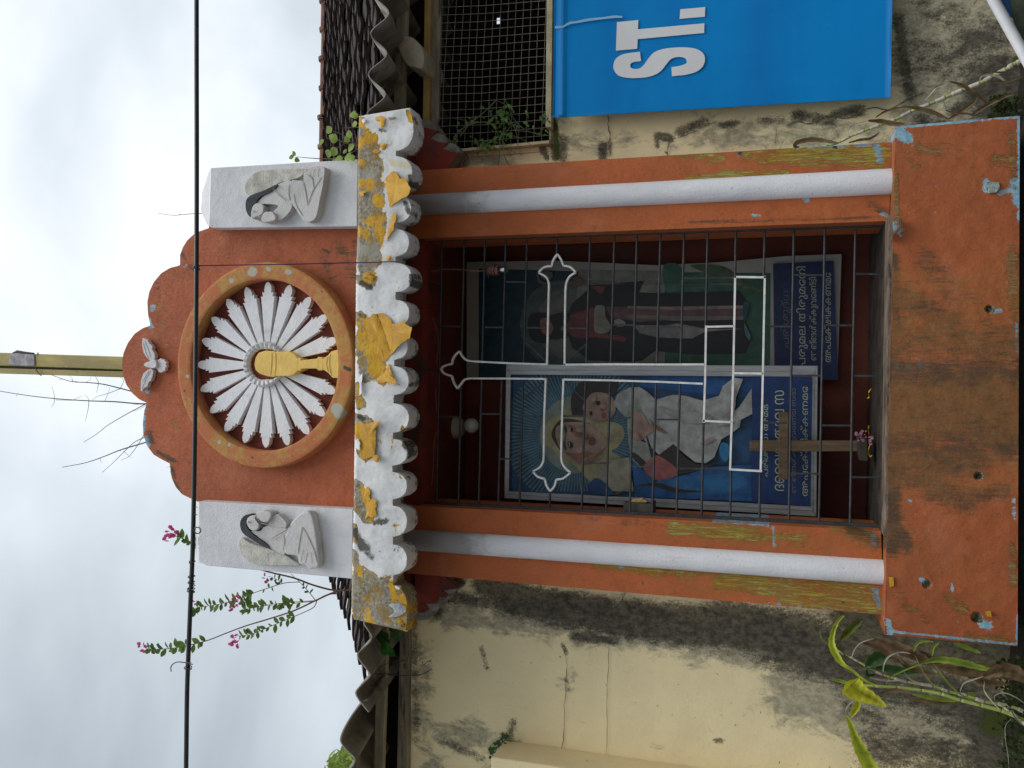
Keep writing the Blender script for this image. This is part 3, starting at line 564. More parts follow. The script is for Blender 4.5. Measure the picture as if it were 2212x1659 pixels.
LB = [(K1, 48, K1, 552, 612, 822, 1), (K1, 622, K1, 1000, 612, 805, 0), (K1, 1068, K1, 1400, 640, 792, 0), (K1, 1474, K2, 208, 622, 768, 0), (K2, 290, K2, 630, 620, 800, 0), (K2, 722, K2, 1035, 600, 772, 0), (K2, 1135, K2, 1420, 625, 752, 0),
      (K2, 1505, K3, 252, 620, 764, 0), (K3, 356, K3, 694, 622, 767, 0), (K3, 773, K3, 1082, 590, 748, 0), (K3, 1164, K3, 1476, 567, 744, 0), (K4, 48, K4, 405, 567, 745, 0), (K4, 503, K4, 858, 580, 744, 0), (K4, 982, K4, 1526, 588, 748, 2)]
def lobes(ys):
    out = np.interp(ys, [K1(0, 0)[1], K2(0, 700)[1], K3(0, 1100)[1], K4(0, 1500)[1]], [K1(612, 0)[0], K2(605, 0)[0], K3(568, 0)[0], K4(585, 0)[0]])
    for f0, a, f1, b, xb, xt, e_ in LB:
        y0 = f0(0, a)[1]; y1 = f1(0, b)[1]; m_ = (y0+y1)/2; h = (y1-y0)/2; u = (ys-m_)/h
        if e_ == 1: u = np.where(u < 0, u*.72, u)
        if e_ == 2: u = np.where(u > 0, u*.55, u)
        q = np.where(np.abs(ys-m_) <= h, np.power(np.clip(1-np.abs(u)**2.2, 0, 1), 1/2.1), 0); B0 = f0(xb, 0)[0]; T0 = f0(xt, 0)[0]; base = out*1.0
        out = np.where(np.abs(ys-m_) <= h, np.maximum(out, base+(T0-base)*q), out)
    return out
ya, yb = top[0][1], bot[-1][1]
ys = np.linspace(K1(0, 50)[1], K4(0, 1524)[1], 620)
tp = prof(top, ys); bp = prof(bot, ys)
# round the lower lobes a little and roughen
bp = lobes(ys)+np.array([1.3*mnoise.noise(Vector((y*.22, 3, 0))) for y in ys]); tp = tp+np.array([1.2*mnoise.noise(Vector((y*.3, 8, 0))) for y in ys])
# front-left vertical end slants: clip top end rows
NR = 34; rows = []
for i in range(NR):
    t = i/(NR-1); r = []
    for j, y in enumerate(ys):
        x = tp[j]*(1-t)+bp[j]*t; yy = y
        wgt = max(0, 1-(y-ys[0])/18.0); yy = y+(1-t)*16*wgt          # right end leans in
        w2 = max(0, 1-(ys[-1]-y)/26.0); yy -= (1-t)*24*w2
        d = CD+.005*mnoise.noise(Vector((x*.026, y*.026, 0)))+.0008*mnoise.noise(Vector((x*.12, y*.12, 4)))+(.010 if min(t, 1-t) < .02 or j in (0, len(ys)-1) else 0)-.004*math.sin(math.pi*t)
        r.append((x, yy, d))
    rows.append(r)
g, px, py = gridmesh(rows, .085)
bare = [(778, 262, 778, 560, 16, 1.1), (795, 300, 800, 360, 30, 1.1), (800, 350, 805, 460, 38, 1.2), (795, 460, 800, 545, 38, 1.2), (812, 480, 815, 530, 26, .9), (780, 545, 795, 600, 30, 1.0), (776, 600, 790, 612, 16, .9), (778, 690, 800, 720, 22, 1.1), (785, 730, 800, 800, 34, 1.2), (815, 770, 822, 815, 22, 1.0),
        (772, 830, 776, 880, 9, 1.1), (783, 868, 786, 875, 9, .9), (772, 905, 796, 915, 16, 1.1), (775, 920, 790, 980, 22, 1.1), (772, 1050, 785, 1095, 22, 1.1), (775, 1085, 792, 1115, 22, 1.1), (766, 1135, 768, 1170, 10, .9), (766, 1195, 775, 1240, 12, 1.0),
        (790, 1270, 800, 1350, 55, 1.3), (830, 1275, 850, 1345, 45, 1.2), (868, 1285, 880, 1345, 30, 1.0), (890, 410, 896, 440, 8, .6), (862, 830, 868, 834, 6, .6), (870, 925, 880, 960, 14, .62), (880, 240, 890, 262, 8, .8)]
yel = [(790, 262, 815, 275, 22, .95), (800, 290, 822, 300, 18, .9), (778, 310, 800, 300, 18, .75), (780, 350, 782, 350, 10, .8), (832, 345, 838, 400, 12, 1.0), (785, 400, 800, 400, 20, .8), (815, 430, 832, 445, 18, .95), (790, 480, 830, 470, 18, .7), (780, 500, 800, 505, 20, .65), (820, 500, 835, 540, 18, 1.0), (790, 610, 800, 595, 16, 1.0), (815, 590, 820, 610, 12, 1.0), (775, 640, 778, 648, 7, 1), (775, 700, 780, 750, 10, .9),
       (798, 690, 815, 800, 28, 1.25), (815, 790, 825, 820, 16, 1.2), (775, 835, 778, 872, 9, .9), (778, 930, 795, 980, 24, 1.2), (785, 1055, 800, 1100, 12, 1.2), (800, 1095, 806, 1125, 12, 1.2), (770, 1160, 772, 1180, 8, .8), (782, 1210, 784, 1214, 6, 1.0), (775, 1225, 778, 1240, 8, 1), (845, 1260, 852, 1300, 9, 1.0), (868, 1290, 880, 1320, 13, .9), (785, 1320, 800, 1340, 18, .7), (868, 1340, 880, 1360, 16, .8), (886, 245, 888, 300, 7, .85), (790, 1290, 800, 1290, 20, .4)]
mld = [(885, 395, 885, 415, 7, .9), (876, 440, 884, 460, 10, .75), (885, 380, 889, 420, 6, .8), (888, 595, 892, 640, 8, 1.0), (870, 640, 882, 650, 7, .9), (782, 612, 800, 622, 12, .8), (776, 680, 790, 685, 10, .6), (875, 950, 885, 985, 16, .62), (886, 830, 889, 860, 8, .6), (775, 900, 785, 905, 9, .7), (810, 1128, 835, 1125, 12, .6), (768, 1150, 782, 1180, 16, .8), (790, 1180, 800, 1200, 16, .6), (858, 1330, 870, 1350, 12, .5), (818, 280, 832, 283, 7, .5), (886, 1110, 889, 1130, 6, .8)]
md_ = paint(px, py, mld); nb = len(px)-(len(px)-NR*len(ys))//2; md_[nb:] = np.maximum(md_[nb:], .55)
o = g.build('cornice', CORN, sh, attrs=dict(bare=paint(px, py, bare), yellow=paint(px, py, yel), mould=md_, cream=paint(px, py, [(850, 352, 880, 358, 14, .9)])), autosm=50)
# slab body behind the fascia, down to the corbels
z1 = P(778, 800, CD).z-.012; z0 = 1.60+1.47
cxl, cxr = P(800, 1352, CD).x+.01, P(800, 258, CD).x-.01
g = G(); g.box((cxl+.02, CD+.075, z0), (cxr-.02, WD-.001, z1-.005)); g.build('cornice_slab', RED, sh)
for q, sgn in ((k(K1, (830, 800), (830, 120), (880, 200), (905, 225), (940, 205), (985, 195), (1040, 230), (1075, 280), (1090, 320)) + k(Z4, (1030, 1200), (1090, 1170), (1150, 1190), (1185, 1255), (1140, 1300), (1200, 1258), (1250, 1270), (1290, 1340), (1270, 1360), (1180, 1500)), 1),
               (k(K4, (820, 820), (820, 1400), (905, 1395), (960, 1385), (1000, 1340), (1010, 1290), (1060, 1290), (1105, 1240), (1110, 1190), (1170, 1180), (1225, 1120), (1215, 1080), (1280, 1070), (1330, 1010), (1250, 960), (1150, 860)), -1)):
    slab('corbel', q, 3.34, .105, CONC, sh, bevel=.006)
# red painted faces of the corbels, 3 mm proud
slab('corbel_face', k(K1, (835, 800), (860, 270), (960, 285), (1088, 322)) + k(Z4, (1020, 1218), (1100, 1250), (1180, 1262), (1130, 1302), (1200, 1335), (1280, 1345), (1180, 1490)), 3.336, .004, RED, sh)
slab('corbel_face', k(K4, (820, 830), (820, 1302), (930, 1302), (985, 1262), (960, 1215), (890, 1200), (1070, 1195), (1105, 1150), (1085, 1120), (1190, 1120), (1212, 1085), (1140, 1040), (1230, 1030), (1340, 1016), (1160, 870)), 3.336, .004, RED, sh)
# lifted sheets of old paint
def flake(pts, offs, mat=PFLK, D=CD, th=.0016):
    p2 = []; o2 = []
    for i in range(len(pts)):
        a, b = pts[i], pts[(i+1) % len(pts)]; L2 = math.hypot(a[0]-b[0], a[1]-b[1]); kk = max(1, int(L2/4.0))
        for q in range(kk):
            t = q/kk; j = 0 if q == 0 else 1.1
            p2.append((a[0]+(b[0]-a[0])*t+random.uniform(-j, j), a[1]+(b[1]-a[1])*t+random.uniform(-j, j))); o2.append(offs[i]+(offs[(i+1) % len(pts)]-offs[i])*t+random.uniform(0, .0015))
    pts, offs = p2, [o*.62 for o in o2]
    g = G(); c = (sum(p[0] for p in pts)/len(pts), sum(p[1] for p in pts)/len(pts)); co = sum(offs)/len(offs)
    n = len(pts); R1 = [P(x, y, D-.004-o) for (x, y), o in zip(pts, offs)]; R2 = [P((x+c[0])/2+random.uniform(-1.5, 1.5), (y+c[1])/2+random.uniform(-1.5, 1.5), D-.006-(o*.55+co*.45)-random.uniform(0, .0007)) for (x, y), o in zip(pts, offs)]
    C = P(c[0], c[1], D-.005-co)
    front = R1+R2+[C]; f = [(i, (i+1) % n, n+(i+1) % n, n+i) for i in range(n)]+[(n+i, n+(i+1) % n, 2*n) for i in range(n)]
    m = len(front); back = [p+Vector((0, th, 0)) for p in front]; f += [tuple(q+m for q in reversed(t)) for t in f]+[(i, i+m, (i+1) % n+m, (i+1) % n) for i in range(n)]
    g.add(front+back, f); g.build('paint_flake', mat, sh, autosm=50)
flake(k(K2, (375, 885), (450, 880), (500, 920), (545, 965), (545, 1000), (600, 1003), (665, 992), (690, 958), (710, 1010), (785, 1042), (775, 1090), (768, 1130), (750, 1180), (672, 1225), (605, 1290), (545, 1360), (500, 1230), (440, 1060)), [0, .004, .008, .01, .016, .02, .026, .03, .034, .046, .048, .046, .04, .030, .018, .004, 0, 0])
flake(k(K2, (270, 930), (330, 885), (375, 885), (440, 1060), (500, 1230), (545, 1360), (470, 1450), (400, 1400), (330, 1340), (290, 1180), (245, 1060)), [0, .006, .004, .002, .002, .003, 0, 0, 0, 0, 0])
flake(k(K2, (515, 1470), (540, 1560), (575, 1655), (500, 1660), (430, 1655), (470, 1560)), [.004, .014, .02, .012, .002, .002])
flake(k(K3, (455, 0), (555, 0), (572, 60), (600, 95), (582, 135), (545, 130), (500, 105), (415, 108), (360, 80), (400, 40)), [.004, .014, .018, .028, .03, .024, .016, .004, 0, 0])
flake(k(K1, (470, 880), (495, 850), (530, 808), (575, 795), (605, 815), (625, 850), (645, 890), (690, 858), (720, 880), (740, 940), (770, 1000), (755, 1050), (735, 1085), (645, 1130), (580, 1170), (522, 1228), (505, 1120), (485, 990)), [0, 0, .004, .006, .008, .012, .014, .03, .032, .036, .042, .040, .034, .024, .012, 0, 0, 0])
flake(k(K1, (558, 1290), (607, 1290), (600, 1350), (575, 1440), (560, 1500), (500, 1570), (478, 1620), (500, 1500), (530, 1400)), [.004, .012, .014, .016, .014, .01, .002, 0, 0])
flake(k(K3, (165, 560), (235, 598), (300, 580), (350, 570), (415, 558), (372, 580), (362, 610), (360, 720), (362, 830), (340, 960), (300, 985), (235, 1010), (190, 1000), (215, 940), (190, 850), (172, 700)), [0, .008, .012, .018, .034, .030, .024, .02, .02, .022, .014, .008, .004, 0, 0, 0])
flake(k(K3, (312, 985), (345, 958), (385, 960), (402, 990), (392, 1040), (370, 1046), (330, 1020)), [.014, .02, .028, .03, .026, .022, .016])
flake(k(K3, (250, 1330), (280, 1360), (297, 1400), (285, 1440), (300, 1480), (270, 1510), (240, 1480), (215, 1440)), [.002, .01, .014, .012, .012, .008, 0, 0])
flake(k(K3, (265, 1490), (320, 1470), (370, 1500), (365, 1545), (355, 1600), (372, 1655), (280, 1655), (250, 1560)), [.004, .012, .018, .016, .016, .014, .002, 0])
flake(k(K4, (262, 20), (330, 10), (370, 40), (355, 100), (370, 150), (330, 185), (280, 170), (235, 205), (250, 120)), [0, .01, .018, .014, .016, .012, .008, .002, 0])
flake(k(K1, (165, 1030), (240, 1020), (245, 1045), (215, 1060), (218, 1085), (185, 1092), (165, 1060)), [.002, .01, .014, .012, .016, .012, .004])
flake(k(K1, (350, 165), (420, 140), (470, 170), (460, 240), (425, 290), (400, 260), (410, 200), (360, 200)), [.004, .01, .014, .012, .012, .006, .004, .006]); flake(k(K1, (195, 190), (235, 175), (245, 215), (215, 235)), [.004, .01, .012, .006], WFLK)
flake(k(K2, (205, 470), (235, 400), (270, 388), (290, 425), (340, 450), (325, 500), (290, 480), (250, 460)), [0, .008, .012, .010, .012, .008, .004, .002]); flake(k(K2, (478, 230), (500, 205), (540, 207), (525, 250), (495, 266)), [.002, .008, .014, .012, .006])
flake(k(K3, (110, 790), (150, 768), (178, 830), (165, 905), (130, 880)), [.002, .008, .016, .01, .004], WFLK); flake(k(K3, (150, 50), (205, 0), (200, 60), (190, 240), (165, 262), (175, 150)), [.004, .01, .014, .012, .004, .002], WFLK)
flake(k(K4, (510, 1210), (545, 1190), (640, 1195), (710, 1230), (715, 1290), (640, 1340), (560, 1350), (510, 1352), (580, 1310), (560, 1250)), [.004, .01, .014, .012, .012, .016, .014, .01, .004, .002], simple('grey_paint_flake', (.34, .35, .36), .7, .3, 25, .003))
flake(k(K1, (500, 160), (560, 158), (600, 160), (560, 185), (520, 190)), [.002, .006, .01, .006, .002], simple('grey_paint_flake_b', (.3, .27, .22), .8, .3, 25, .003)); flake(k(K1, (410, 500), (450, 470), (500, 475), (480, 500), (470, 540), (430, 545)), [.008, .012, .008, .004, .004, .006], PFLK)
flake(k(K1, (320, 565), (355, 540), (400, 545), (410, 570), (380, 590), (335, 585)), [.006, .012, .012, .01, .006, .002])
# ---- gable with lobed outline
GD = 3.055
pk = k(Z2, (320, 683), (240, 710), (190, 735), (130, 790), (92, 850), (66, 920), (66, 1012)) + k(Z1, (400, 214), (340, 250), (290, 310), (262, 370), (248, 440), (252, 520), (268, 598), (220, 612), (165, 650), (120, 710), (90, 780), (79, 860), (88, 930), (110, 990), (150, 1045), (195, 1085), (246, 1108), (228, 1160), (218, 1240), (222, 1320), (245, 1390), (290, 1450), (340, 1480), (396, 1508), (400, 1560)) + k(Z3, (222, 0), (232, 60), (262, 125), (310, 180), (390, 218), (440, 240))
ys2 = np.linspace(488, 1112, 260); tp2 = prof(pk, ys2)
rows = []
for i in range(60):
    t = i/59; rows.append([(tp2[j]*(1-t)+776*t, y, GD+.002*mnoise.noise(Vector((y*.02, t*8, 1)))) for j, y in enumerate(ys2)])
g, px, py = gridmesh(rows, .09)
bl = [(320, 690, 326, 706, 8, 1.0), (330, 660, 332, 668, 7, .9), (316, 840, 320, 850, 8, .8), (312, 900, 310, 930, 7, .9), (318, 945, 320, 960, 9, .9), (398, 570, 402, 575, 5, .7), (310, 870, 312, 890, 6, .7)]
gr = [(322, 935, 328, 955, 9, .8), (355, 985, 375, 995, 8, .9), (370, 1010, 378, 1030, 7, .8), (375, 1040, 390, 1065, 7, .8), (340, 975, 352, 985, 6, .8), (388, 540, 400, 560, 6, .7), (700, 555, 715, 600, 20, .4), (735, 530, 765, 590, 22, .42), (410, 575, 420, 582, 8, .6), (285, 650, 300, 665, 6, .5), (340, 610, 345, 640, 5, .5), (765, 520, 768, 1090, 8, .4), (700, 540, 710, 545, 5, .9), (268, 745, 272, 760, 4, .7)]
li = [(365, 905, 385, 925, 12, .55), (350, 690, 360, 740, 14, .45), (340, 660, 350, 665, 8, .5), (400, 870, 405, 880, 8, .4)]
g.build('gable', PAINT2, sh, attrs=dict(blue=paint(px, py, bl), grime=paint(px, py, gr), lime=paint(px, py, li)), autosm=50)
# ---- sunburst medallion
C0 = P(575.5, 789.5, GD); RX = abs(P(575, 789.5-219, GD).x-C0.x)
C0 = Vector((C0.x, GD, P(*Z1(1032, 862), GD-.036).z)); VS_ = .982
med = G(); NA = 400; prf = [(.830, 0), (.830, -.055), (.838, -.063)]+[(.838+.15*i/9, -.065) for i in range(1, 9)]+[(.988, -.063), (1.0, -.055), (1.0, 0)]
v = []; pa = []; pb = []
for i in range(NA):
    a = 2*math.pi*i/NA; wob = 1+.004*mnoise.noise(Vector((math.cos(a)*3, math.sin(a)*3, 0)))
    for r, d in prf: v.append(Vector((C0.x+math.cos(a)*r*RX*wob, GD+d, C0.z+math.sin(a)*r*RX*wob*VS_)))
n = len(prf); med.add(v, [(i*n+j, ((i+1) % NA)*n+j, ((i+1) % NA)*n+j+1, i*n+j+1) for i in range(NA) for j in range(n-1)])
def topix(p):
    d = p-CP; return 1106+F*d.dot(ex)/d.dot(fwd), 829.5-F*d.dot(ey)/d.dot(fwd)
q = np.array([topix(p) for p in v])
hl = [(*Z1(945, 240), *Z1(940, 245), 15, 1.1), (*Z1(1050, 222), *Z1(1050, 225), 8, 1.0), (*Z1(1178, 242), *Z1(1185, 245), 9, 1.1), (*Z1(803, 298), *Z1(805, 300), 8, 1.1), (*Z1(1500, 1150), *Z1(1520, 1175), 18, 1.3), (*Z1(513, 930), *Z1(515, 932), 6, 1.0), (*Z1(722, 1368), *Z1(722, 1368), 7, 1), (*Z1(790, 1382), *Z1(790, 1384), 6, 1)]
med_o = med.build('medallion_ring', RING, sh, attrs=dict(hole=paint(q[:, 0], q[:, 1], hl), grime=paint(q[:, 0], q[:, 1], [(*Z1(492, 1028), *Z1(492, 1030), 4, 1), (*Z1(1550, 870), *Z1(1590, 890), 7, .8), (*Z1(1335, 1330), *Z1(1335, 1330), 3, 1), (*Z1(940, 1468), *Z1(945, 1470), 4, 1), (*Z1(1205, 1460), *Z1(1205, 1460), 3, 1), (*Z1(1400, 370), *Z1(1400, 370), 4, 1)])), autosm=40)
g = G(); m_ = 64; g.prism([Vector((C0.x+math.cos(2*math.pi*i/m_)*.835*RX, GD-.006, C0.z+math.sin(2*math.pi*i/m_)*.835*RX*VS_)) for i in range(m_)], (0, .005, 0)); g.build('medallion_disc', DISC, sh)
HC = Vector((C0.x+.003, 0, C0.z+.022*1.0))
def ring_arc(r0, r1, a0, a1, d0, d1, nn, ser=0):
    pass
def ray(kk):
    a = math.radians(90-kk*18); ca, sa = math.cos(a), math.sin(a); r = RX
    pr = [(.20, .026), (.655, .073), (.672, .080), (.668, .054), (.715, .062), (.706, .038), (.735, .044), (.775, .036), (.800, .020), (.815, 0), (.800, -.020), (.775, -.036), (.735, -.044), (.706, -.038), (.715, -.062), (.668, -.054), (.672, -.080), (.655, -.073), (.20, -.026)]
    g = G(); s = 1+random.uniform(-.012, .008)
    pts = []
    for rr, tt in pr:
        rr = rr*s if rr > .5 else rr; tt += random.uniform(-.003, .003)
        pts.append(Vector((C0.x+(ca*rr-sa*tt)*r, GD-.030, C0.z+(sa*rr+ca*tt)*r*VS_)))
    g.prism(pts, (0, .024, 0)); return g.build('ray', RAYW, med_o)
for kk in range(20):
    if kk != 10: ray(kk)
# braided hub, open below
HC = P(*Z1(1012, 853), GD-.046); HC.y = GD; hr = abs(P(*Z1(1012, 703), GD).x-HC.x)
g = G(); v = []; f = []; nn = 60; a0, a1 = math.radians(-62), math.radians(242)
for i in range(nn+1):
    a = a0+(a1-a0)*i/nn; tp_ = min(1, min(i, nn-i)/9); hw = .14*tp_+.03
    lump = .008*(0.5+.5*math.sin(i*2.1)); ro = hr*(1.0-.04*(0.5+.5*math.sin(i*2.1+1)))
    for rr, d in ((ro, -.030), (ro, -.046), (ro*(1-hw*.5), -.052-lump), (ro*(1-hw*1.3), -.052-lump*.5), (ro*(1-hw*1.9), -.046), (ro*(1-hw*1.9), -.010)):
        v.append(Vector((HC.x+math.cos(a)*rr, GD+d, HC.z+math.sin(a)*rr)))
g.add(v, [(i*6+j, (i+1)*6+j, (i+1)*6+j+1, i*6+j+1) for i in range(nn) for j in range(5)]+[tuple(range(6)), tuple(nn*6+j for j in range(6))])
g.build('hub_wreath', WHITE, med_o)
g = G(); m_ = 40; g.prism([Vector((HC.x+math.cos(2*math.pi*i/m_)*hr*.76, GD-.034, HC.z+math.sin(2*math.pi*i/m_)*hr*.76)) for i in range(m_)], (0, .024, 0)); g.build('hub_disc', DISC, med_o)
ch = k(Z1, (955, 855), (962, 810), (985, 775), (1030, 762), (1072, 765), (1080, 762), (1092, 770), (1190, 768), (1220, 785), (1240, 812), (1262, 810), (1265, 828), (1300, 822), (1368, 815), (1375, 803), (1405, 806), (1408, 815), (1440, 795), (1462, 768), (1518, 752), (1526, 945), (1470, 942), (1445, 912), (1408, 885), (1403, 894), (1375, 893), (1368, 882), (1300, 880), (1265, 882), (1262, 895), (1242, 895), (1220, 918), (1190, 930), (1092, 932), (1078, 938), (1040, 932), (990, 915), (962, 890))
slab('chalice', ch, GD-.060, .054, GOLD, med_o, bevel=.012, seg=3)
GG_ = simple('gold_groove', (.30, .19, .05))
def lines(name, L, D, wd, mat, parent):
    g = G()
    for pts in L:
        q = spl(pts, 3, False) if len(pts) > 2 else pts
        a = []; b = []
        for i, (x, y) in enumerate(q):
            x2, y2 = q[min(i+1, len(q)-1)]; x1, y1 = q[max(i-1, 0)]; dl = math.hypot(x2-x1, y2-y1)+1e-6; t = wd*(.35 if i in (0, len(q)-1) else 1)
            a.append(P(x-(y2-y1)/dl*t, y+(x2-x1)/dl*t, D)); b.append(P(x+(y2-y1)/dl*t, y-(x2-x1)/dl*t, D))
        n = len(a); g.add(a+b, [(i, i+1, n+i+1, n+i) for i in range(n-1)])
    return g.build(name, mat, parent, recalc=False)
for _l in [k(Z1, (1072, 768), (1070, 850), (1062, 930)), k(Z1, (1095, 772), (1098, 850), (1090, 930)), k(Z1, (1243, 815), (1236, 890)), k(Z1, (1375, 806), (1378, 890)), k(Z1, (1405, 808), (1408, 885)), k(Z1, (1442, 800), (1432, 850), (1445, 905)), k(Z1, (1460, 775), (1452, 850), (1466, 935))]: lines('chalice_groove', [_l], GD-.0615, .55, GG_, med_o)
# dove
dw = k(Z5, (1255, 213), (1300, 232), (1318, 262), (1345, 290), (1340, 315), (1362, 350), (1366, 385), (1355, 408), (1322, 414), (1290, 384), (1266, 345), (1252, 280))
dw2 = k(Z5, (1240, 682), (1242, 590), (1262, 528), (1300, 496), (1328, 480), (1352, 500), (1345, 550), (1330, 590), (1312, 600), (1300, 640), (1270, 655), (1252, 684))
dv = [slab('wing', dw, GD-.026, .020, WHITE, sh, bevel=.0015), slab('wing', dw2, GD-.026, .020, WHITE, sh, bevel=.0015)]
slab('dove_body', k(Z5, (1268, 455), (1275, 435), (1300, 425), (1335, 408), (1365, 405), (1378, 430), (1378, 462), (1358, 480), (1325, 478), (1290, 470)), GD-.034, .028, WHITE, sh, smooth_n=3, bevel=.003, seg=2)
slab('tail', k(Z5, (1372, 445), (1395, 405), (1420, 392), (1432, 405), (1450, 402), (1452, 418), (1468, 430), (1460, 447), (1470, 462), (1456, 478), (1458, 498), (1440, 505), (1425, 520), (1400, 515), (1380, 480)), GD-.024, .018, WHITE, sh, bevel=.0012)
lines('feather_groove', [k(Z5, (1270, 230), (1300, 300), (1330, 395)), k(Z5, (1260, 250), (1285, 340), (1310, 400)), k(Z5, (1250, 670), (1280, 590), (1330, 500)), k(Z5, (1256, 600), (1290, 540), (1315, 500)), k(Z5, (1385, 455), (1440, 430)), k(Z5, (1385, 460), (1450, 465)), k(Z5, (1385, 465), (1430, 500))], GD-.0275, .5, simple('grey_groove', (.28, .26, .25)), sh)

# ---- angel panels
AD = 3.0
def angel(face, cap, wing, hair, fc, torso, hand, skirt, grooves, dots, shade_dirt):
    p = slab('angel_panel', face, AD, .055, WHITE, sh, bevel=.003)
    if cap: 
        g = G(); b = [P(x, y, AD+(.002 if i < 2 else .10)) for i, (x, y) in enumerate(cap[0])]
        t = [P(x, y, AD+.035) for x, y in cap[1]]
        g.add(b+t, [(0, 1, 5, 4), (1, 2, 5), (2, 3, 4, 5), (3, 0, 4), (0, 3, 2, 1)]); g.build('panel_cap', WHITE, p)
    slab('wing', wing, AD-.020, .022, WING, p, 3, bevel=.006, seg=3)
    slab('robe', torso, AD-.034, .036, WHITE2, p, 3, bevel=.009, seg=3)
    slab('skirt', skirt, AD-.040, .042, WHITE2, p, 3, bevel=.010, seg=3)
    slab('hair', hair, AD-.040, .042, HAIR, p, 3, bevel=.006, seg=3)
    slab('face', fc, AD-.044, .046, WHITE2, p, 2, bevel=.005, seg=3)
    slab('hands', hand, AD-.048, .046, WHITE2, p, 2, bevel=.006, seg=3)
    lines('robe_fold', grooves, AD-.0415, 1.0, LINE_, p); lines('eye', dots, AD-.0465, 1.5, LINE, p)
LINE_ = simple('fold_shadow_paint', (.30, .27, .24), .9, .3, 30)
angel(k(Z2, (335, 152), (1634, 76), (1627, 667), (352, 682), (318, 668)), (k(Z2, (335, 152), (318, 668), (300, 640), (315, 190)), k(Z2, (262, 370), (250, 530))),
      k(Z2, (655, 388), (634, 330), (660, 250), (740, 190), (850, 166), (1000, 165), (1150, 158), (1182, 172), (1150, 212), (1080, 250), (960, 275), (900, 310), (800, 370), (720, 395)),
      k(Z2, (642, 500), (650, 430), (700, 388), (800, 352), (900, 304), (925, 306), (870, 360), (770, 410), (735, 465), (700, 540), (690, 585), (660, 560)),
      k(Z2, (700, 500), (740, 462), (790, 472), (802, 500), (795, 550), (770, 575), (735, 582), (710, 602), (690, 580)),
      k(Z2, (745, 462), (800, 400), (880, 330), (960, 282), (1045, 268), (1040, 400), (1030, 440), (1052, 480), (1040, 525), (990, 585), (940, 615), (915, 600), (885, 545), (925, 500), (920, 480), (850, 470), (800, 470)),
      k(Z2, (780, 598), (805, 545), (840, 538), (880, 540), (912, 590), (890, 618), (820, 632), (790, 622)),
      k(Z2, (1040, 275), (1100, 263), (1145, 268), (1158, 290), (1155, 215), (1190, 172), (1250, 140), (1325, 138), (1340, 175), (1325, 300), (1295, 440), (1272, 560), (1240, 612), (1190, 628), (1140, 600), (1090, 520), (1050, 470), (1030, 430)),
      [k(Z2, (1152, 275), (1175, 370), (1190, 490)), k(Z2, (1318, 230), (1240, 350), (1192, 480)), k(Z2, (1070, 380), (1085, 470), (1150, 580)), k(Z2, (1180, 210), (1230, 240), (1245, 330)), k(Z2, (1290, 160), (1280, 230)), k(Z2, (1250, 160), (1240, 235)), k(Z2, (880, 330), (940, 390), (1000, 440)), k(Z2, (940, 310), (985, 350)), k(Z2, (1030, 290), (1025, 380), (1035, 440)), k(Z2, (1210, 190), (1215, 240))],
      [k(Z2, (712, 528), (722, 548)), k(Z2, (732, 530), (738, 545)), k(Z2, (765, 575), (790, 560))], 0)
angel(k(Z3, (434, 232), (1600, 292), (1594, 818), (490, 718), (470, 704), (432, 694)), (k(Z3, (434, 232), (432, 694), (400, 660), (408, 240)), k(Z3, (398, 380), (395, 560))),
      k(Z3, (740, 530), (762, 508), (830, 550), (960, 590), (1080, 632), (1150, 680), (1192, 716), (1080, 716), (900, 712), (800, 682), (748, 610)),
      k(Z3, (745, 400), (765, 352), (800, 332), (830, 345), (800, 380), (800, 430), (855, 490), (930, 540), (968, 582), (935, 580), (840, 525), (765, 470)),
      k(Z3, (795, 400), (800, 362), (840, 338), (880, 362), (890, 400), (885, 440), (850, 458), (815, 440)),
      k(Z3, (830, 458), (900, 455), (920, 430), (960, 415), (965, 380), (1000, 338), (1040, 336), (1095, 395), (1090, 440), (1118, 432), (1100, 470), (1085, 625), (1050, 625), (960, 575), (880, 500)),
      k(Z3, (865, 330), (895, 305), (950, 308), (985, 325), (970, 370), (945, 392), (905, 385)),
      k(Z3, (1095, 470), (1130, 395), (1190, 335), (1245, 308), (1285, 330), (1310, 420), (1330, 560), (1342, 720), (1300, 742), (1270, 745), (1240, 715), (1190, 705), (1180, 650), (1140, 640), (1085, 625), (1078, 520)),
      [k(Z3, (1218, 425), (1200, 520), (1185, 630)), k(Z3, (1218, 425), (1260, 500), (1310, 610), (1330, 700)), k(Z3, (1225, 600), (1205, 690)), k(Z3, (1255, 620), (1240, 700)), k(Z3, (1285, 620), (1290, 700)), k(Z3, (1080, 480), (1082, 550), (1072, 610)), k(Z3, (980, 520), (1040, 480), (1090, 455), (1130, 410)), k(Z3, (990, 425), (1080, 430)), k(Z3, (900, 395), (940, 405), (975, 418)), k(Z3, (1000, 530), (1020, 515))],
      [k(Z3, (808, 380), (815, 398)), k(Z3, (822, 384), (826, 400)), k(Z3, (858, 350), (875, 380), (892, 400))], 0)

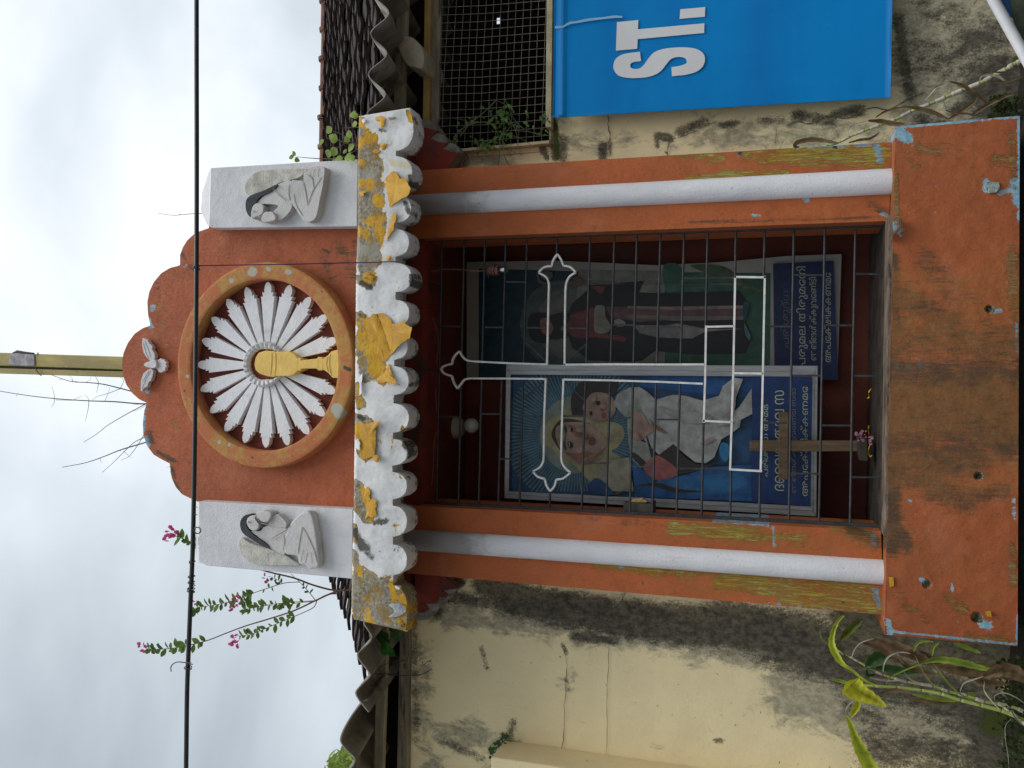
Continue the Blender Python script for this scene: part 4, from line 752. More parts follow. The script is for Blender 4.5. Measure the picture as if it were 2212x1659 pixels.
# ---- niche behind the bars
ND = 3.76
xl_, xr_ = P(1500, 1122, PD+.25).x, P(1500, 492, PD+.25).x
ztop_ = P(905, 800, PD).z; zfl = zt+.003
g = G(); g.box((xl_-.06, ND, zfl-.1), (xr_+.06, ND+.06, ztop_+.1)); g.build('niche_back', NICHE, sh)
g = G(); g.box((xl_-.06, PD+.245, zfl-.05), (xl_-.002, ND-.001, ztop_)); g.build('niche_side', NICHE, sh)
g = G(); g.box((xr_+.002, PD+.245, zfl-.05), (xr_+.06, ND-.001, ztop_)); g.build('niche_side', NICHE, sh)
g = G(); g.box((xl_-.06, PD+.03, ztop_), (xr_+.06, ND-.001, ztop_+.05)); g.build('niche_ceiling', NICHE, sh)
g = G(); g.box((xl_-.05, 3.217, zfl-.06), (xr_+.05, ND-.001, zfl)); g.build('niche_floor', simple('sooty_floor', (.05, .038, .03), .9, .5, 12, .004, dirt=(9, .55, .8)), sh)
g = G(); ll = P(905, 1100, PD).x; lr = P(905, 510, PD).x
g.box((ll, PD+.02, ztop_-.004), (lr, PD+.20, ztop_+.25)); g.build('lintel', RED, sh)
# ---- iron grille
GR = 3.265
grl = thing('window_grille', 'black iron grille with large white outlined cross closing the shrine niche', 'grille', (P(1880, 815, GR).x, GR, zt))
g = G()
for a, b in (((908, 515), (1910, 481)), ((908, 1090), (1902, 1141)), ((911, 512), (908, 1094))):
    p, q = P(*a, GR), P(*b, GR); d = (q-p).normalized(); s = d.cross(Vector((0, 1, 0))).normalized()*.013
    g.prism([p-s, q-s, q+s, p+s], (0, .018, 0))
g.build('frame', IRON, grl, bevel=.001, seg=1)
R_ = [955, 1003, 1048, 1093, 1139, 1204, 1275, 1328, 1376, 1427, 1478, 1529, 1590, 1652, 1715, 1782, 1848]
L_ = [943, 990, 1034, 1076, 1122, 1187, 1256, 1309, 1360, 1409, 1461, 1515, 1577, 1640, 1704, 1769, 1836]
def edge(x, side): return (515+(481-515)*(x-908)/1002) if side == 'r' else (1090+(1141-1090)*(x-908)/994)
def bar(x, xl2, y0, y1):
    yr, yl = edge(x, 'r'), edge(xl2, 'l'); fx = lambda y: x+(xl2-x)*(y-yr)/(yl-yr)
    g = G(); nn = 7; pts = []
    for i in range(nn): y = y0+(y1-y0)*i/(nn-1); pts.append(P(fx(y)+(random.uniform(-.35, .35) if 0 < i < nn-1 else 0), y, GR+.009))
    g.tube(pts, .0045, 8); g.build('bar', IRON, grl, autosm=50); return fx
cuts = {0: None, 1: (770, 835), 2: (787, 818), 3: (787, 819), 4: (788, 820), 5: 'tip', 6: (788, 824), 7: (788, 825), 8: (788, 825), 9: (788, 826), 10: (787, 827), 11: (705, 910), 12: (597, 1016), 13: (597, 1017)}
for i, (x, x2) in enumerate(zip(R_, L_)):
    yr, yl = edge(x, 'r'), edge(x2, 'l'); c = cuts.get(i)
    if c == 'tip': bar(x, x2, yr, 549); bar(x, x2, 1066, yl)
    elif c: bar(x, x2, yr, c[0]); bar(x, x2, c[1], yl)
    else: bar(x, x2, yr, yl)
g = G()
for x0, x1_, y in [(1093, 1136, 609), (1048, 1088, 707), (1136, 1182, 708), (1220, 1270, 709), (1273, 1325, 604), (1322, 1370, 702), (1376, 1426, 603), (914, 952, 612), (954, 1000, 705), (914, 952, 798), (1036, 1080, 894), (1080, 1125, 991), (1127, 1175, 899), (1216, 1264, 899), (1262, 1313, 1000), (1316, 1365, 902), (1363, 1412, 1008),
                  (1426, 1476, 706), (1478, 1527, 601), (1529, 1588, 600), (1417, 1467, 906), (1465, 1518, 1012), (1517, 1579, 1012), (1646, 1709, 913), (1711, 1774, 811), (1706, 1771, 1023), (1772, 1840, 919), (1840, 1908, 1031), (1844, 1908, 812), (1849, 1914, 592), (1778, 1845, 703), (1715, 1780, 594), (1652, 1713, 705), (944, 990, 900), (912, 946, 985)]:
    g = G(); g.tube([P(x0, y, GR+.009), P(x1_, y+.4, GR+.009)], .0038, 6); g.build('connector', IRON, grl)
for a, b in (((1137, 741), (1180, 781)), ((1222, 783), (1270, 740)), ((1132, 862), (1176, 824)), ((1220, 824), (1262, 864))): g = G(); g.tube([P(*a, GR+.009), P(*b, GR+.009)], .003, 6); g.build('brace', IRON, grl)
def flat(name, polys, wd=.0036, D=GR-.004, mat=WIRON):
    g = G()
    for pts in polys:
        q = [P(x, y, D) for x, y in pts]; k2 = len(q); a = []; b = []
        for i, p in enumerate(q):
            t = (q[min(i+1, k2-1)]-q[max(i-1, 0)]).normalized(); s = t.cross(Vector((0, 1, 0))).normalized()
            t0 = (q[i]-q[max(i-1, 0)]).normalized() if i else t; cs = max(.5, abs(t0.dot(t))); s = s*wd/cs
            a.append(p-s); b.append(p+s)
        v = a+b+[p+Vector((0, .012, 0)) for p in a+b]; n2 = 2*k2
        f = []
        for i in range(k2-1): f += [(i, i+1, k2+i+1, k2+i), (n2+i, n2+k2+i, n2+k2+i+1, n2+i+1), (i, n2+i, n2+i+1, i+1), (k2+i, k2+i+1, n2+k2+i+1, n2+k2+i)]
        f += [(0, k2, n2+k2, n2), (k2-1, n2+k2-1, n2+2*k2-1, 2*k2-1)]
        g.add(v, f)
    return g.build(name, mat, grl)
def sA(*p): return spl(k(A_, *p), 4, False)
def sB(*p): return spl(k(B_, *p), 4, False)
flat('cross_outline', [
    sA((290, 1322), (305, 1298), (340, 1283), (388, 1272)), sA((388, 1272), (392, 1238), (415, 1195), (455, 1160)), sA((455, 1160), (478, 1205), (520, 1240), (580, 1250)), k(A_, (580, 1250), (900, 1266), (1225, 1276)),
    sB((290, 72), (310, 105), (350, 125), (385, 133)), sB((385, 133), (398, 180), (415, 215), (435, 245)), sB((435, 245), (470, 200), (500, 165), (550, 155)), k(B_, (550, 155), (900, 157), (1214, 160)),
    k(A_, (1225, 1280), (1232, 960), (1240, 640)), sA((1240, 640), (1240, 560), (1215, 505), (1150, 468)), sA((1150, 468), (1185, 428), (1225, 412), (1266, 410)), sA((1266, 410), (1280, 355), (1316, 303)), sA((1316, 303), (1345, 345), (1370, 405)), sA((1370, 405), (1430, 418), (1478, 465)), sA((1478, 465), (1425, 500), (1395, 560), (1387, 640)), k(A_, (1387, 640), (1382, 960), (1380, 1284)),
    k(B_, (1214, 155), (1200, 500), (1196, 830)), sB((1196, 830), (1190, 890), (1160, 940), (1100, 975)), sB((1100, 975), (1140, 1020), (1205, 1042)), sB((1205, 1042), (1220, 1100), (1252, 1150)), sB((1252, 1150), (1290, 1105), (1306, 1048)), sB((1306, 1048), (1370, 1035), (1432, 985)), sB((1432, 985), (1385, 945), (1355, 890), (1350, 830)), k(B_, (1350, 830), (1358, 500), (1370, 160)),
    k(A_, (1376, 1278), (1800, 1275), (2212, 1277)) + [(1523, 787)], k(B_, (1366, 165), (1800, 173), (2212, 185)) + [(1518, 829)],
    [(1520, 913), (1523, 820), (1525, 703)], [(1523, 706), (1586, 704.5)], [(1517, 909), (1580, 912)],
    [(1588, 596), (1584, 800), (1577, 1016)], [(1652, 596), (1648, 800), (1643, 1019)], [(1586, 598), (1654, 599)], [(1576, 1014), (1646, 1018)], [(1586, 806), (1649, 807)]])

# ---- printed pictures: flat artwork in thin printed layers
PC = {}
def pcol(c, a=.12):
    key = tuple(round(x, 3) for x in c)
    if key not in PC: PC[key] = simple('print_ink', tuple(v*.54 for v in c), .45, a+.16, 22, spec=.35)
    return PC[key]
def artwork(name, layers, D, parent):
    g = G(); mats = []
    for i, (c, poly, sm) in enumerate(layers):
        m_ = pcol(c)
        if m_ not in mats: mats.append(m_)
        for pp in (poly if isinstance(poly[0], list) else [poly]):
            q = spl(pp, 4) if sm else pp
            q3 = pl(q, D-.0006*(i+1)); g.add(q3, [tuple(range(len(q3)))], mats.index(m_))
    o = g.build(name, mats, parent, recalc=False); return o
def ell(cx, cy, rx, ry, n=20, rot=0): return [(cx+rx*math.cos(a)*math.cos(rot)-ry*math.sin(a)*math.sin(rot), cy+rx*math.cos(a)*math.sin(rot)+ry*math.sin(a)*math.cos(rot)) for a in [2*math.pi*i/n for i in range(n)]]
def lettering(name, text, x0, x1, y0, y1, D, mat, parent, ext=0.0):
    # text runs from image row y0 (start) to y1 (end); tops of the letters at x0, feet at x1
    cu = bpy.data.curves.new('t', 'FONT'); cu.body = text; cu.resolution_u = 3; cu.extrude = 0
    o = bpy.data.objects.new('t', cu); COL.objects.link(o); bpy.context.view_layer.update()
    me = bpy.data.meshes.new_from_object(o.evaluated_get(bpy.context.evaluated_depsgraph_get()))
    vs_ = [v.co.copy() for v in me.vertices]; fs = [tuple(p.vertices) for p in me.polygons]
    bpy.data.objects.remove(o); bpy.data.curves.remove(cu); bpy.data.meshes.remove(me)
    if not vs_: return None
    ax, bx = min(v.x for v in vs_), max(v.x for v in vs_); ay, by = min(v.y for v in vs_), max(v.y for v in vs_)
    g = G(); g.add([P(x1+(x0-x1)*(v.y-ay)/(by-ay), y0+(y1-y0)*(v.x-ax)/(bx-ax), D) for v in vs_], fs); return g.build(name, mat, parent, recalc=False)

# mother and child picture in an aluminium frame, leaning forward of the back wall
MD = 3.50
mp_ = thing('framed_picture', 'aluminium framed picture of a veiled mother in blue holding a white robed child', 'picture', (P(1764, 950, MD).x, MD+.02, P(1764, 950, MD).z))
fo = k(B_, (866, 30), (850, 1212)) + k(D_, (1568, 1292), (1580, 40)); fi = k(B_, (906, 122), (890, 1150)) + k(D_, (1516, 1206), (1532, 134))
fm = [((a[0]*.45+b[0]*.55), (a[1]*.45+b[1]*.55)) for a, b in zip(fo, fi)]
for i in range(4):
    j = (i+1) % 4; g = G(); g.prism([P(*fo[i], MD), P(*fo[j], MD), P(*fi[j], MD), P(*fi[i], MD)], (0, .025, 0)); g.build('frame_rail', ALU, mp_, bevel=.0015, seg=1)
    g = G(); g.prism([P(*fm[i], MD-.004), P(*fm[j], MD-.004), P(*fi[j], MD-.004), P(*fi[i], MD-.004)], (0, .0035, 0)); g.build('frame_bead', ALU, mp_, bevel=.001, seg=1)
slab('backing', fo, MD+.026, .004, SILVER, mp_)
X0_, Y0_ = fi[0]
def clipray(cx, cy, a, r1, r2):
    dx, dy = math.cos(a), math.sin(a); t = r2
    lx0, lx1, ly0, ly1 = 1103.5, 1630, 810, 1062+(.04)*0
    for v0, dv, lo, hi in ((cx, dx, lx0, lx1), (cy, dy, ly0, ly1)):
        if dv > 1e-6: t = min(t, (hi-v0)/dv)
        elif dv < -1e-6: t = min(t, (lo-v0)/dv)
    return t if t > r1 else None
hcx, hcy = B_(1480, 640)
rays = []
for i in range(110):
    a = 2*math.pi*i/110; t = clipray(hcx, hcy, a, 60, 155)
    if t: rays.append([(hcx+55*math.cos(a-.012), hcy+55*math.sin(a-.012)), (hcx+t*math.cos(a-.016), hcy+t*math.sin(a-.016)), (hcx+t*math.cos(a+.012), hcy+t*math.sin(a+.012)), (hcx+55*math.cos(a+.008), hcy+55*math.sin(a+.008))])
NAVY = (.012, .05, .19); SKYB = (.03, .16, .34); PALE = (.42, .50, .46); SKIN = (.50, .33, .25); SKINS = (.40, .17, .11); HAIRC = (.045, .035, .03); VEIL = (.52, .47, .24); WHT = (.52, .54, .50); BLU = (.02, .13, .38)
A = [((.025, .10, .24), [fi[0], fi[1], fi[2], fi[3]], 0),
     ((.05, .17, .27), ell(hcx, hcy, 118, 116, 30), 0), ((.16, .31, .36), rays, 0), ((.30, .38, .33), ell(hcx, hcy+2, 78, 84, 24), 0), ((.42, .42, .24), ell(hcx+3, hcy+4, 60, 66, 24), 0),
     (BLU, [(1390, 812), (1700, 812), (1640, 860), (1500, 850), (1380, 835)], 0),
     (HAIRC, k(B_, (1450, 480), (1438, 330), (1480, 240), (1530, 185), (1700, 180), (1850, 185), (1830, 300), (1780, 330), (1600, 330), (1560, 470), (1500, 480)), 1),
     (VEIL, k(B_, (1185, 640), (1200, 560), (1320, 485), (1400, 490), (1560, 500), (1760, 530), (1880, 570), (1910, 660), (1850, 760), (1800, 800), (1930, 900), (1900, 1150), (1700, 1150), (1480, 930), (1300, 800), (1200, 720)), 1),
     (HAIRC, k(B_, (1265, 640), (1330, 530), (1430, 510), (1560, 540), (1600, 560), (1350, 560), (1300, 640), (1350, 790), (1300, 730)), 1),
     (SKIN, k(B_, (1300, 640), (1350, 555), (1450, 540), (1560, 545), (1660, 590), (1740, 670), (1750, 740), (1660, 820), (1560, 860), (1520, 920), (1440, 870), (1350, 790)), 1),
     (SKINS, k(B_, (1400, 570), (1440, 600), (1460, 650), (1600, 700), (1560, 640), (1500, 600), (1440, 560)), 1), (SKINS, k(B_, (1380, 800), (1450, 860), (1520, 910), (1540, 860), (1650, 820), (1580, 800), (1480, 820)), 1),
     (HAIRC, k(B_, (1420, 585), (1450, 590), (1455, 620), (1430, 625)), 1), (HAIRC, k(B_, (1405, 720), (1440, 715), (1455, 760), (1425, 770)), 1), ((.25, .09, .07), k(B_, (1590, 690), (1620, 670), (1650, 690), (1640, 740), (1600, 740)), 1), (HAIRC, k(B_, (1385, 560), (1400, 600), (1395, 640), (1378, 600)), 1), (HAIRC, k(B_, (1375, 700), (1390, 740), (1395, 790), (1370, 750)), 1),
     (SKIN, k(B_, (1540, 420), (1580, 330), (1640, 280), (1760, 290), (1820, 350), (1830, 440), (1780, 510), (1700, 530), (1600, 500)), 1),
     (HAIRC, k(B_, (1655, 360), (1690, 355), (1695, 385), (1665, 392)), 1), (HAIRC, k(B_, (1600, 450), (1620, 445), (1628, 475), (1605, 480)), 1), ((.42, .10, .08), k(B_, (1700, 480), (1730, 455), (1750, 480), (1730, 510)), 1), (SKINS, k(B_, (1640, 330), (1650, 370), (1640, 400), (1630, 360)), 1),
     ((.56, .42, .34), k(B_, (1330, 660), (1350, 620), (1380, 640), (1380, 700), (1350, 720)), 1), ((.56, .42, .34), k(B_, (1480, 600), (1540, 590), (1560, 620), (1500, 630)), 1), ((.55, .40, .32), k(B_, (1480, 770), (1540, 760), (1560, 790), (1500, 810)), 1),
     (SKINS, k(B_, (1470, 665), (1540, 655), (1580, 640), (1585, 665), (1560, 690), (1540, 680)), 1), ((.62, .60, .56), k(B_, (1424, 592), (1430, 584), (1436, 592), (1432, 622), (1426, 616)), 1), ((.62, .60, .56), k(B_, (1418, 722), (1424, 716), (1428, 726), (1426, 762), (1420, 756)), 1),
     ((.03, .03, .04), ell(*B_(1438, 602), 1.9, 2.3, 10), 0), ((.03, .03, .04), ell(*B_(1434, 742), 2.0, 2.4, 10), 0), ((.56, .44, .36), k(B_, (1620, 330), (1650, 310), (1660, 340), (1630, 360)), 1), ((.60, .30, .24), ell(*B_(1720, 400), 7, 6, 14), 0), (SKINS, k(B_, (1690, 425), (1712, 415), (1715, 440), (1698, 445)), 1),
     ((.02, .02, .03), ell(*B_(1676, 374), 2.0, 2.6, 10), 0), ((.02, .02, .03), ell(*B_(1613, 462), 1.8, 2.4, 10), 0), (SKINS, k(B_, (1560, 880), (1640, 840), (1740, 760), (1760, 690), (1740, 780), (1650, 860), (1540, 925)), 1),
     (WHT, k(B_, (1810, 380), (1850, 290), (1950, 235), (2040, 230), (2120, 280), (2180, 340)) + k(D_, (240, 320), (380, 280), (480, 290), (620, 330), (760, 290), (790, 210), (880, 140), (960, 150), (900, 300), (880, 420), (930, 380), (1030, 230), (1035, 440), (940, 490), (930, 550), (850, 610), (780, 650), (720, 800), (650, 850), (560, 840), (460, 760), (380, 690), (260, 780), (120, 640)) + k(B_, (2090, 640), (1990, 560), (1900, 480)), 0),
     ((.40, .43, .36), k(D_, (0, 400), (60, 300), (120, 420), (100, 640), (180, 700), (210, 860), (100, 870), (20, 760)), 1),
     (HAIRC, k(D_, (150, 600), (240, 780), (380, 700), (460, 780), (560, 850), (660, 860), (760, 830), (640, 900), (400, 950), (300, 990), (130, 890), (40, 800), (60, 760), (200, 860)), 1),
     ((.45, .14, .13), k(D_, (130, 890), (220, 790), (300, 810), (410, 900), (390, 960), (230, 990)), 1),
     (BLU, k(D_, (40, 820), (230, 1000), (500, 940), (700, 880), (1030, 860), (1030, 1165), (60, 1128)), 0), ((.03, .19, .45), k(D_, (230, 1010), (500, 960), (900, 940), (1000, 1010), (800, 1100), (500, 1100)), 1), ((.04, .25, .50), k(D_, (780, 680), (840, 700), (840, 800), (800, 840), (760, 760)), 1), (HAIRC, k(D_, (60, 1040), (240, 1010), (420, 1060), (640, 1085), (400, 1090), (220, 1040)), 1),
     (SKIN, k(B_, (2020, 520), (2060, 460), (2130, 560), (2180, 560), (2140, 640), (2000, 700), (1960, 600)), 1), (SKINS, k(D_, (180, 480), (220, 520), (320, 590), (300, 600), (230, 560)), 1), (SKINS, k(D_, (60, 510), (100, 560), (130, 650), (100, 640)), 1), (SKIN, k(D_, (30, 430), (120, 430), (170, 540), (120, 600), (60, 560)), 1),
     ((.44, .42, .30), k(B_, (1680, 1150), (1660, 980), (1760, 880), (1950, 850), (1990, 1150)), 0), ((.30, .36, .30), k(B_, (1600, 1150), (1640, 1050), (1740, 1100), (1800, 1180)), 0), ((.02, .09, .28), k(B_, (1590, 1150), (1640, 1040), (1720, 1060), (1810, 1180)), 1),
     ((.42, .44, .40), k(D_, (250, 380), (420, 430), (560, 420), (700, 470), (640, 520), (450, 500)), 1), ((.40, .30, .28), k(D_, (780, 470), (860, 400), (880, 300), (905, 200), (880, 440)), 1), ((.42, .30, .27), k(D_, (600, 690), (690, 640), (720, 655), (650, 690)), 1), ((.3, .28, .24), k(D_, (750, 545), (860, 520), (900, 500), (860, 540)), 1),
     (NAVY, k(D_, (1038, 131), (1533, 134), (1517, 1206), (1030, 1170)), 0)]
artwork('printed_picture', A, MD+.022, mp_)
INK = simple('pale_ink', (.34, .37, .26), .6, .1); INKG = simple('grey_ink', (.17, .17, .19), .6, .1)
TD = MD+.022-.0006*len(A)-.002
def tx(f, x0, x1_, y0, y1): a = f(x0, y0); b = f(x1_, y1); return a[0], b[0], a[1], b[1]
lettering('lettering', 'പരിശുദ്ധ അമ്മ', *tx(D_, 1115, 1180, 960, 365), TD, INK, mp_)
lettering('lettering', 'ദൈവമാതാവ സ', *tx(D_, 1222, 1300, 1080, 245), TD, INK, mp_)
lettering('lettering', 'ഞങ്ങൾക്കുവേണ്ടി സദാ', *tx(D_, 1352, 1408, 1098, 228), TD, INKG, mp_)
lettering('lettering', 'അപേക്ഷിക്കണമേ', *tx(D_, 1432, 1496, 1122, 215), TD, INK, mp_)

# bishop picture on vinyl, pinned to the back wall
BDp = 3.715
bp_ = thing('wall_poster', 'vinyl poster of a bearded bishop in black robe with staff, on the back wall', 'poster', (P(1812, 680, BDp).x, BDp, P(1812, 680, BDp).z))
po = [(1008, 566), (1200, 563), (1420, 573), (1560, 566), (1700, 553), (1818, 549), (1809, 815), (1008, 815)]
slab('vinyl_sheet', po, BDp, .004, simple('vinyl_grey', (.30, .29, .26), .55, .1, 8), bp_)
S1, S2, TX0 = 1030, 1672, 1652
GREY = (.33, .33, .28); BLK = (.025, .022, .024); TEAL = (.02, .07, .10); GRN = (.045, .15, .09); RB = (.28, .06, .055)
hb = (1192, 694)
A2 = [(TEAL, [(1034, 580), (1400, 590), (1400, 815), (1034, 815)], 0), ((.13, .17, .17), ell(1215, 700, 92, 96, 28), 0), ((.24, .25, .21), ell(1225, 700, 66, 76, 24), 0), (GREY, [(1250, 583), (1440, 585), (1460, 815), (1280, 815), (1240, 700)], 0),
      (GRN, [(1436, 588), (1664, 590), (1662, 815), (1436, 815)], 0), ((.07, .22, .14), k(C_, (300, 380), (420, 370), (500, 480), (700, 420), (900, 540), (700, 560), (400, 640), (310, 560)), 1), ((.10, .17, .08), k(C_, (520, 380), (800, 390), (1000, 540), (1180, 600), (1000, 580), (700, 460)), 1),
      (BLK, k(A_, (1410, 830), (1450, 740), (1540, 660), (1600, 600), (1590, 580), (2080, 540), (2040, 640), (2212, 650)) + k(C_, (200, 610), (930, 590), (1010, 700), (980, 820), (1030, 980), (980, 1110), (560, 1120), (230, 1090), (120, 1170), (0, 1180)) + k(A_, (1600, 1240), (1450, 1130), (1405, 1000)), 0),
      ((.36, .35, .31), k(A_, (1990, 930), (2212, 930)) + k(C_, (300, 880), (420, 860), (640, 905), (960, 905), (640, 930), (540, 985), (420, 985), (240, 975), (100, 940)), 0),
      ((.22, .12, .11), k(A_, (1740, 770), (2212, 765)) + k(C_, (960, 710), (960, 820), (400, 830), (100, 850)) + k(A_, (1930, 880), (1800, 870)), 0), ((.40, .33, .30), k(C_, (0, 715), (400, 725), (960, 712), (960, 735), (400, 750), (0, 735)), 0), ((.30, .24, .22), k(C_, (0, 790), (400, 800), (960, 800), (960, 830), (400, 840), (0, 812)), 0),
      (RB, k(A_, (1400, 870), (1560, 800), (1650, 780), (1640, 900), (1680, 990), (1900, 1030), (1900, 1075), (1700, 1040), (1450, 1030)), 1), (RB, k(A_, (1610, 590), (1750, 580), (1710, 660)), 0),
      ((.40, .38, .30), k(A_, (1650, 770), (1690, 755), (1735, 770), (1740, 850), (1770, 900), (1790, 960), (1740, 1000), (1650, 990), (1640, 880)), 1), ((.5, .48, .42), k(A_, (1820, 890), (1860, 875), (1915, 905), (1900, 940), (1830, 935)), 1),
      (BLK, k(A_, (1060, 900), (1080, 840), (1170, 820), (1240, 850), (1250, 1060), (1140, 1080), (1070, 1020)), 1), (SKINS, k(A_, (1165, 900), (1200, 865), (1290, 890), (1300, 960), (1280, 1010), (1190, 1000)), 1), (BLK, k(A_, (1240, 850), (1400, 820), (1420, 900), (1330, 960), (1420, 1020), (1260, 1050), (1280, 960), (1260, 900)), 1),
      ((.22, .22, .17), k(A_, (1130, 480), (1150, 555), (1190, 575), (1700, 572), (2212, 568)) + k(C_, (960, 525), (960, 545), (0, 535)) + k(A_, (1700, 548), (1200, 550), (1165, 530), (1150, 475)), 0), ((.24, .15, .10), k(A_, (1440, 540), (1480, 500), (1540, 530), (1560, 570), (1470, 590)), 1), ((.22, .25, .2), ell(*A_(1225, 490), 14, 10, 16), 0),
      ((.03, .12, .14), k(C_, (985, 680), (1010, 700), (990, 800), (965, 840), (960, 700)), 1), ((.10, .26, .28), k(C_, (970, 860), (1020, 960), (1010, 1000), (975, 940)), 1),
      ((.012, .03, .12), k(C_, (1208, 366), (1705, 342), (1745, 1255), (1745, 1330), (1220, 1330)), 0)]
artwork('printed_picture', A2, BDp, bp_)
TD2 = BDp-.0006*len(A2)-.002; INK2 = simple('faded_ink', (.33, .33, .27), .6, .1); INK3 = simple('dark_ink', (.11, .10, .10), .6, .1)
lettering('lettering', 'പരിശുദ്ധ', *tx(C_, 1270, 1355, 1060, 590), TD2, INK3, bp_)
lettering('lettering', 'പരുമല തിരുമേനി', *tx(C_, 1400, 1495, 1225, 388), TD2, INK2, bp_)
lettering('lettering', 'ഞങ്ങൾക്കുവേണ്ടി', *tx(C_, 1505, 1582, 1168, 478), TD2, INK2, bp_)
lettering('lettering', 'അപേക്ഷിക്കണമേ', *tx(C_, 1622, 1688, 1182, 440), TD2, INK2, bp_)
# ============================================================ things in and on the shrine
WX = 3.42
wc = thing('wooden_cross', 'plain brown wooden cross standing on the niche floor before the framed picture', 'cross', (P(1890, 958, WX).x, WX, zfl))
g = G(); g.prism(pl(k(D_, (1012, 660), (1015, 752), (1925, 752), (1925, 662)), WX), (0, .022, 0)); g.build('post', WOOD, wc, bevel=.003)
g = G(); g.prism(pl(k(D_, (1255, 425), (1338, 425), (1332, 988), (1252, 985)), WX-.006), (0, .020, 0)); g.build('arm', WOOD, wc, bevel=.003)
slab('inset', k(D_, (1028, 672), (1030, 740), (1090, 740), (1090, 672)), WX-.002, .002, WOOD, wc)
slab('foot', k(D_, (1912, 600), (1925, 600), (1990, 650), (1996, 835), (1930, 830), (1912, 720)), WX-.05, .09, simple('dark_foot_wood', (.05, .04, .035), .8), wc, bevel=.004)
# small tin on the left bar with dry petals
tn = thing('incense_holder', 'small dark metal box holding dry petals at the left bars of the niche', 'box', (P(1405, 1100, 3.32).x, 3.32, P(1408, 1100, 3.32).z))
slab('box_body', k(B_, (1900, 1250), (1900, 1325), (2170, 1345), (2170, 1240), (2150, 1240), (2150, 1262), (1912, 1250)), 3.29, .05, simple('dull_tin', (.07, .065, .05), .7, .3, 20), tn, bevel=.002)
slab('petal_heap', k(B_, (1960, 1245), (1985, 1222), (2040, 1215), (2070, 1208), (2080, 1228), (2110, 1235), (2105, 1250), (2030, 1252)), 3.305, .03, simple('dry_petal', (.50, .36, .17), .8, .3, 40), tn, bevel=.004)
# bulb holder hanging from twisted flex
bh = thing('bulb_holder', 'brown bayonet bulb holder with steel rim hanging from twisted flex inside the bars', 'lamp holder', (P(*A_(860, 440), 3.31).x, 3.31, P(*A_(875, 440), 3.31).z))
ax = [P(*A_(x, y), 3.31) for x, y in ((695, 448), (710, 448), (745, 446), (755, 446), (768, 446), (778, 446), (800, 446), (806, 445), (812, 445), (835, 443), (868, 441), (875, 441))]
g = G(); g.tube(ax[:7], [.012, .019, .021, .0235, .0235, .021, .019], 16); g.build('holder_body', simple('brown_bakelite', (.24, .10, .08), .45, .15, 20, spec=.5), bh, autosm=50)
g = G(); g.tube([ax[2]+(ax[3]-ax[2])*.2, ax[3]], [.0245, .0245], 16); g.tube([ax[4], ax[5]], [.0238, .0238], 16); g.build('holder_ring', simple('dark_ring', (.05, .025, .02), .5), bh, autosm=50)
g = G(); g.tube(ax[7:], [.013, .0145, .0150, .0165, .0165], 16); g.build('steel_cap', simple('bright_steel', (.62, .63, .64), .25, .1, 20, metal=1.0), bh, autosm=50)
g = G(); wp = spl([A_(200, 462), A_(260, 448), A_(330, 438), A_(420, 440), A_(520, 446), A_(600, 452), A_(700, 450)], 12, False)
tw1 = []; tw2 = []
for i, (x, y) in enumerate(wp):
    p = P(x, y, 3.31); s = Vector((math.cos(i*.55), math.sin(i*.55), 0))*.0022; tw1.append(p+s); tw2.append(p-s)
g.tube(tw1, .0014, 5); g.tube(tw2, .0014, 5)
g.tube([P(*A_(*q), 3.305) for q in ((700, 450), (692, 470), (715, 505), (705, 512))], .0013, 5); g.tube([P(*A_(*q), 3.285) for q in ((700, 440), (730, 430), (752, 470))], .0013, 5)
g.build('twisted_flex', simple('flex_brown', (.28, .17, .14), .6), bh)
g = G(); g.tube(pl(spl(k(A_, (120, 520), (150, 640), (205, 790), (230, 900), (265, 1010), (272, 1100), (262, 1190), (255, 1260)), 4, False), 3.33), .0013, 5); g.tube(pl(spl(k(B_, (245, 250), (250, 400), (268, 520), (255, 620), (230, 740), (225, 900), (210, 1100)), 4, False), 3.34), .0012, 5)
tag(g.build('loose_wire', simple('pale_wire', (.24, .20, .17), .6)), 'thin pale loose wire trailing down behind the top bars of the niche', 'wire')
# bulb on the niche ceiling
lb = thing('light_bulb', 'white round light bulb in ceiling rose at the top back of the niche', 'light bulb', (P(*B_(560, 570), 3.62).x, 3.62, P(*B_(600, 570), 3.62).z))
def ball(c, r, s=(1, 1, 1), n=14):
    v = []; f = []
    for i in range(n+1):
        for j in range(2*n): a = math.pi*i/n; b = math.pi*j/n; v.append(c+Vector((math.sin(a)*math.cos(b)*s[0], math.sin(a)*math.sin(b)*s[1], math.cos(a)*s[2]))*r)
    for i in range(n):
        for j in range(2*n): f.append((i*2*n+j, i*2*n+(j+1) % (2*n), (i+1)*2*n+(j+1) % (2*n), (i+1)*2*n+j))
    return v, f
g = G(); g.add(*ball(P(*B_(560, 572), 3.62), .034)); g.build('glass', simple('opal_glass', (.62, .62, .60), .2, .05, 5, spec=.5), lb, smooth=True)
rc = P(*B_(500, 590), 3.62); g = G(); g.tube([rc+Vector((0, 0, .05)), rc+Vector((0, 0, .025)), rc+Vector((0, 0, .005))], [.055, .05, .030], 20); g.build('ceiling_rose', simple('old_plastic', (.34, .31, .25), .6), lb, autosm=40)
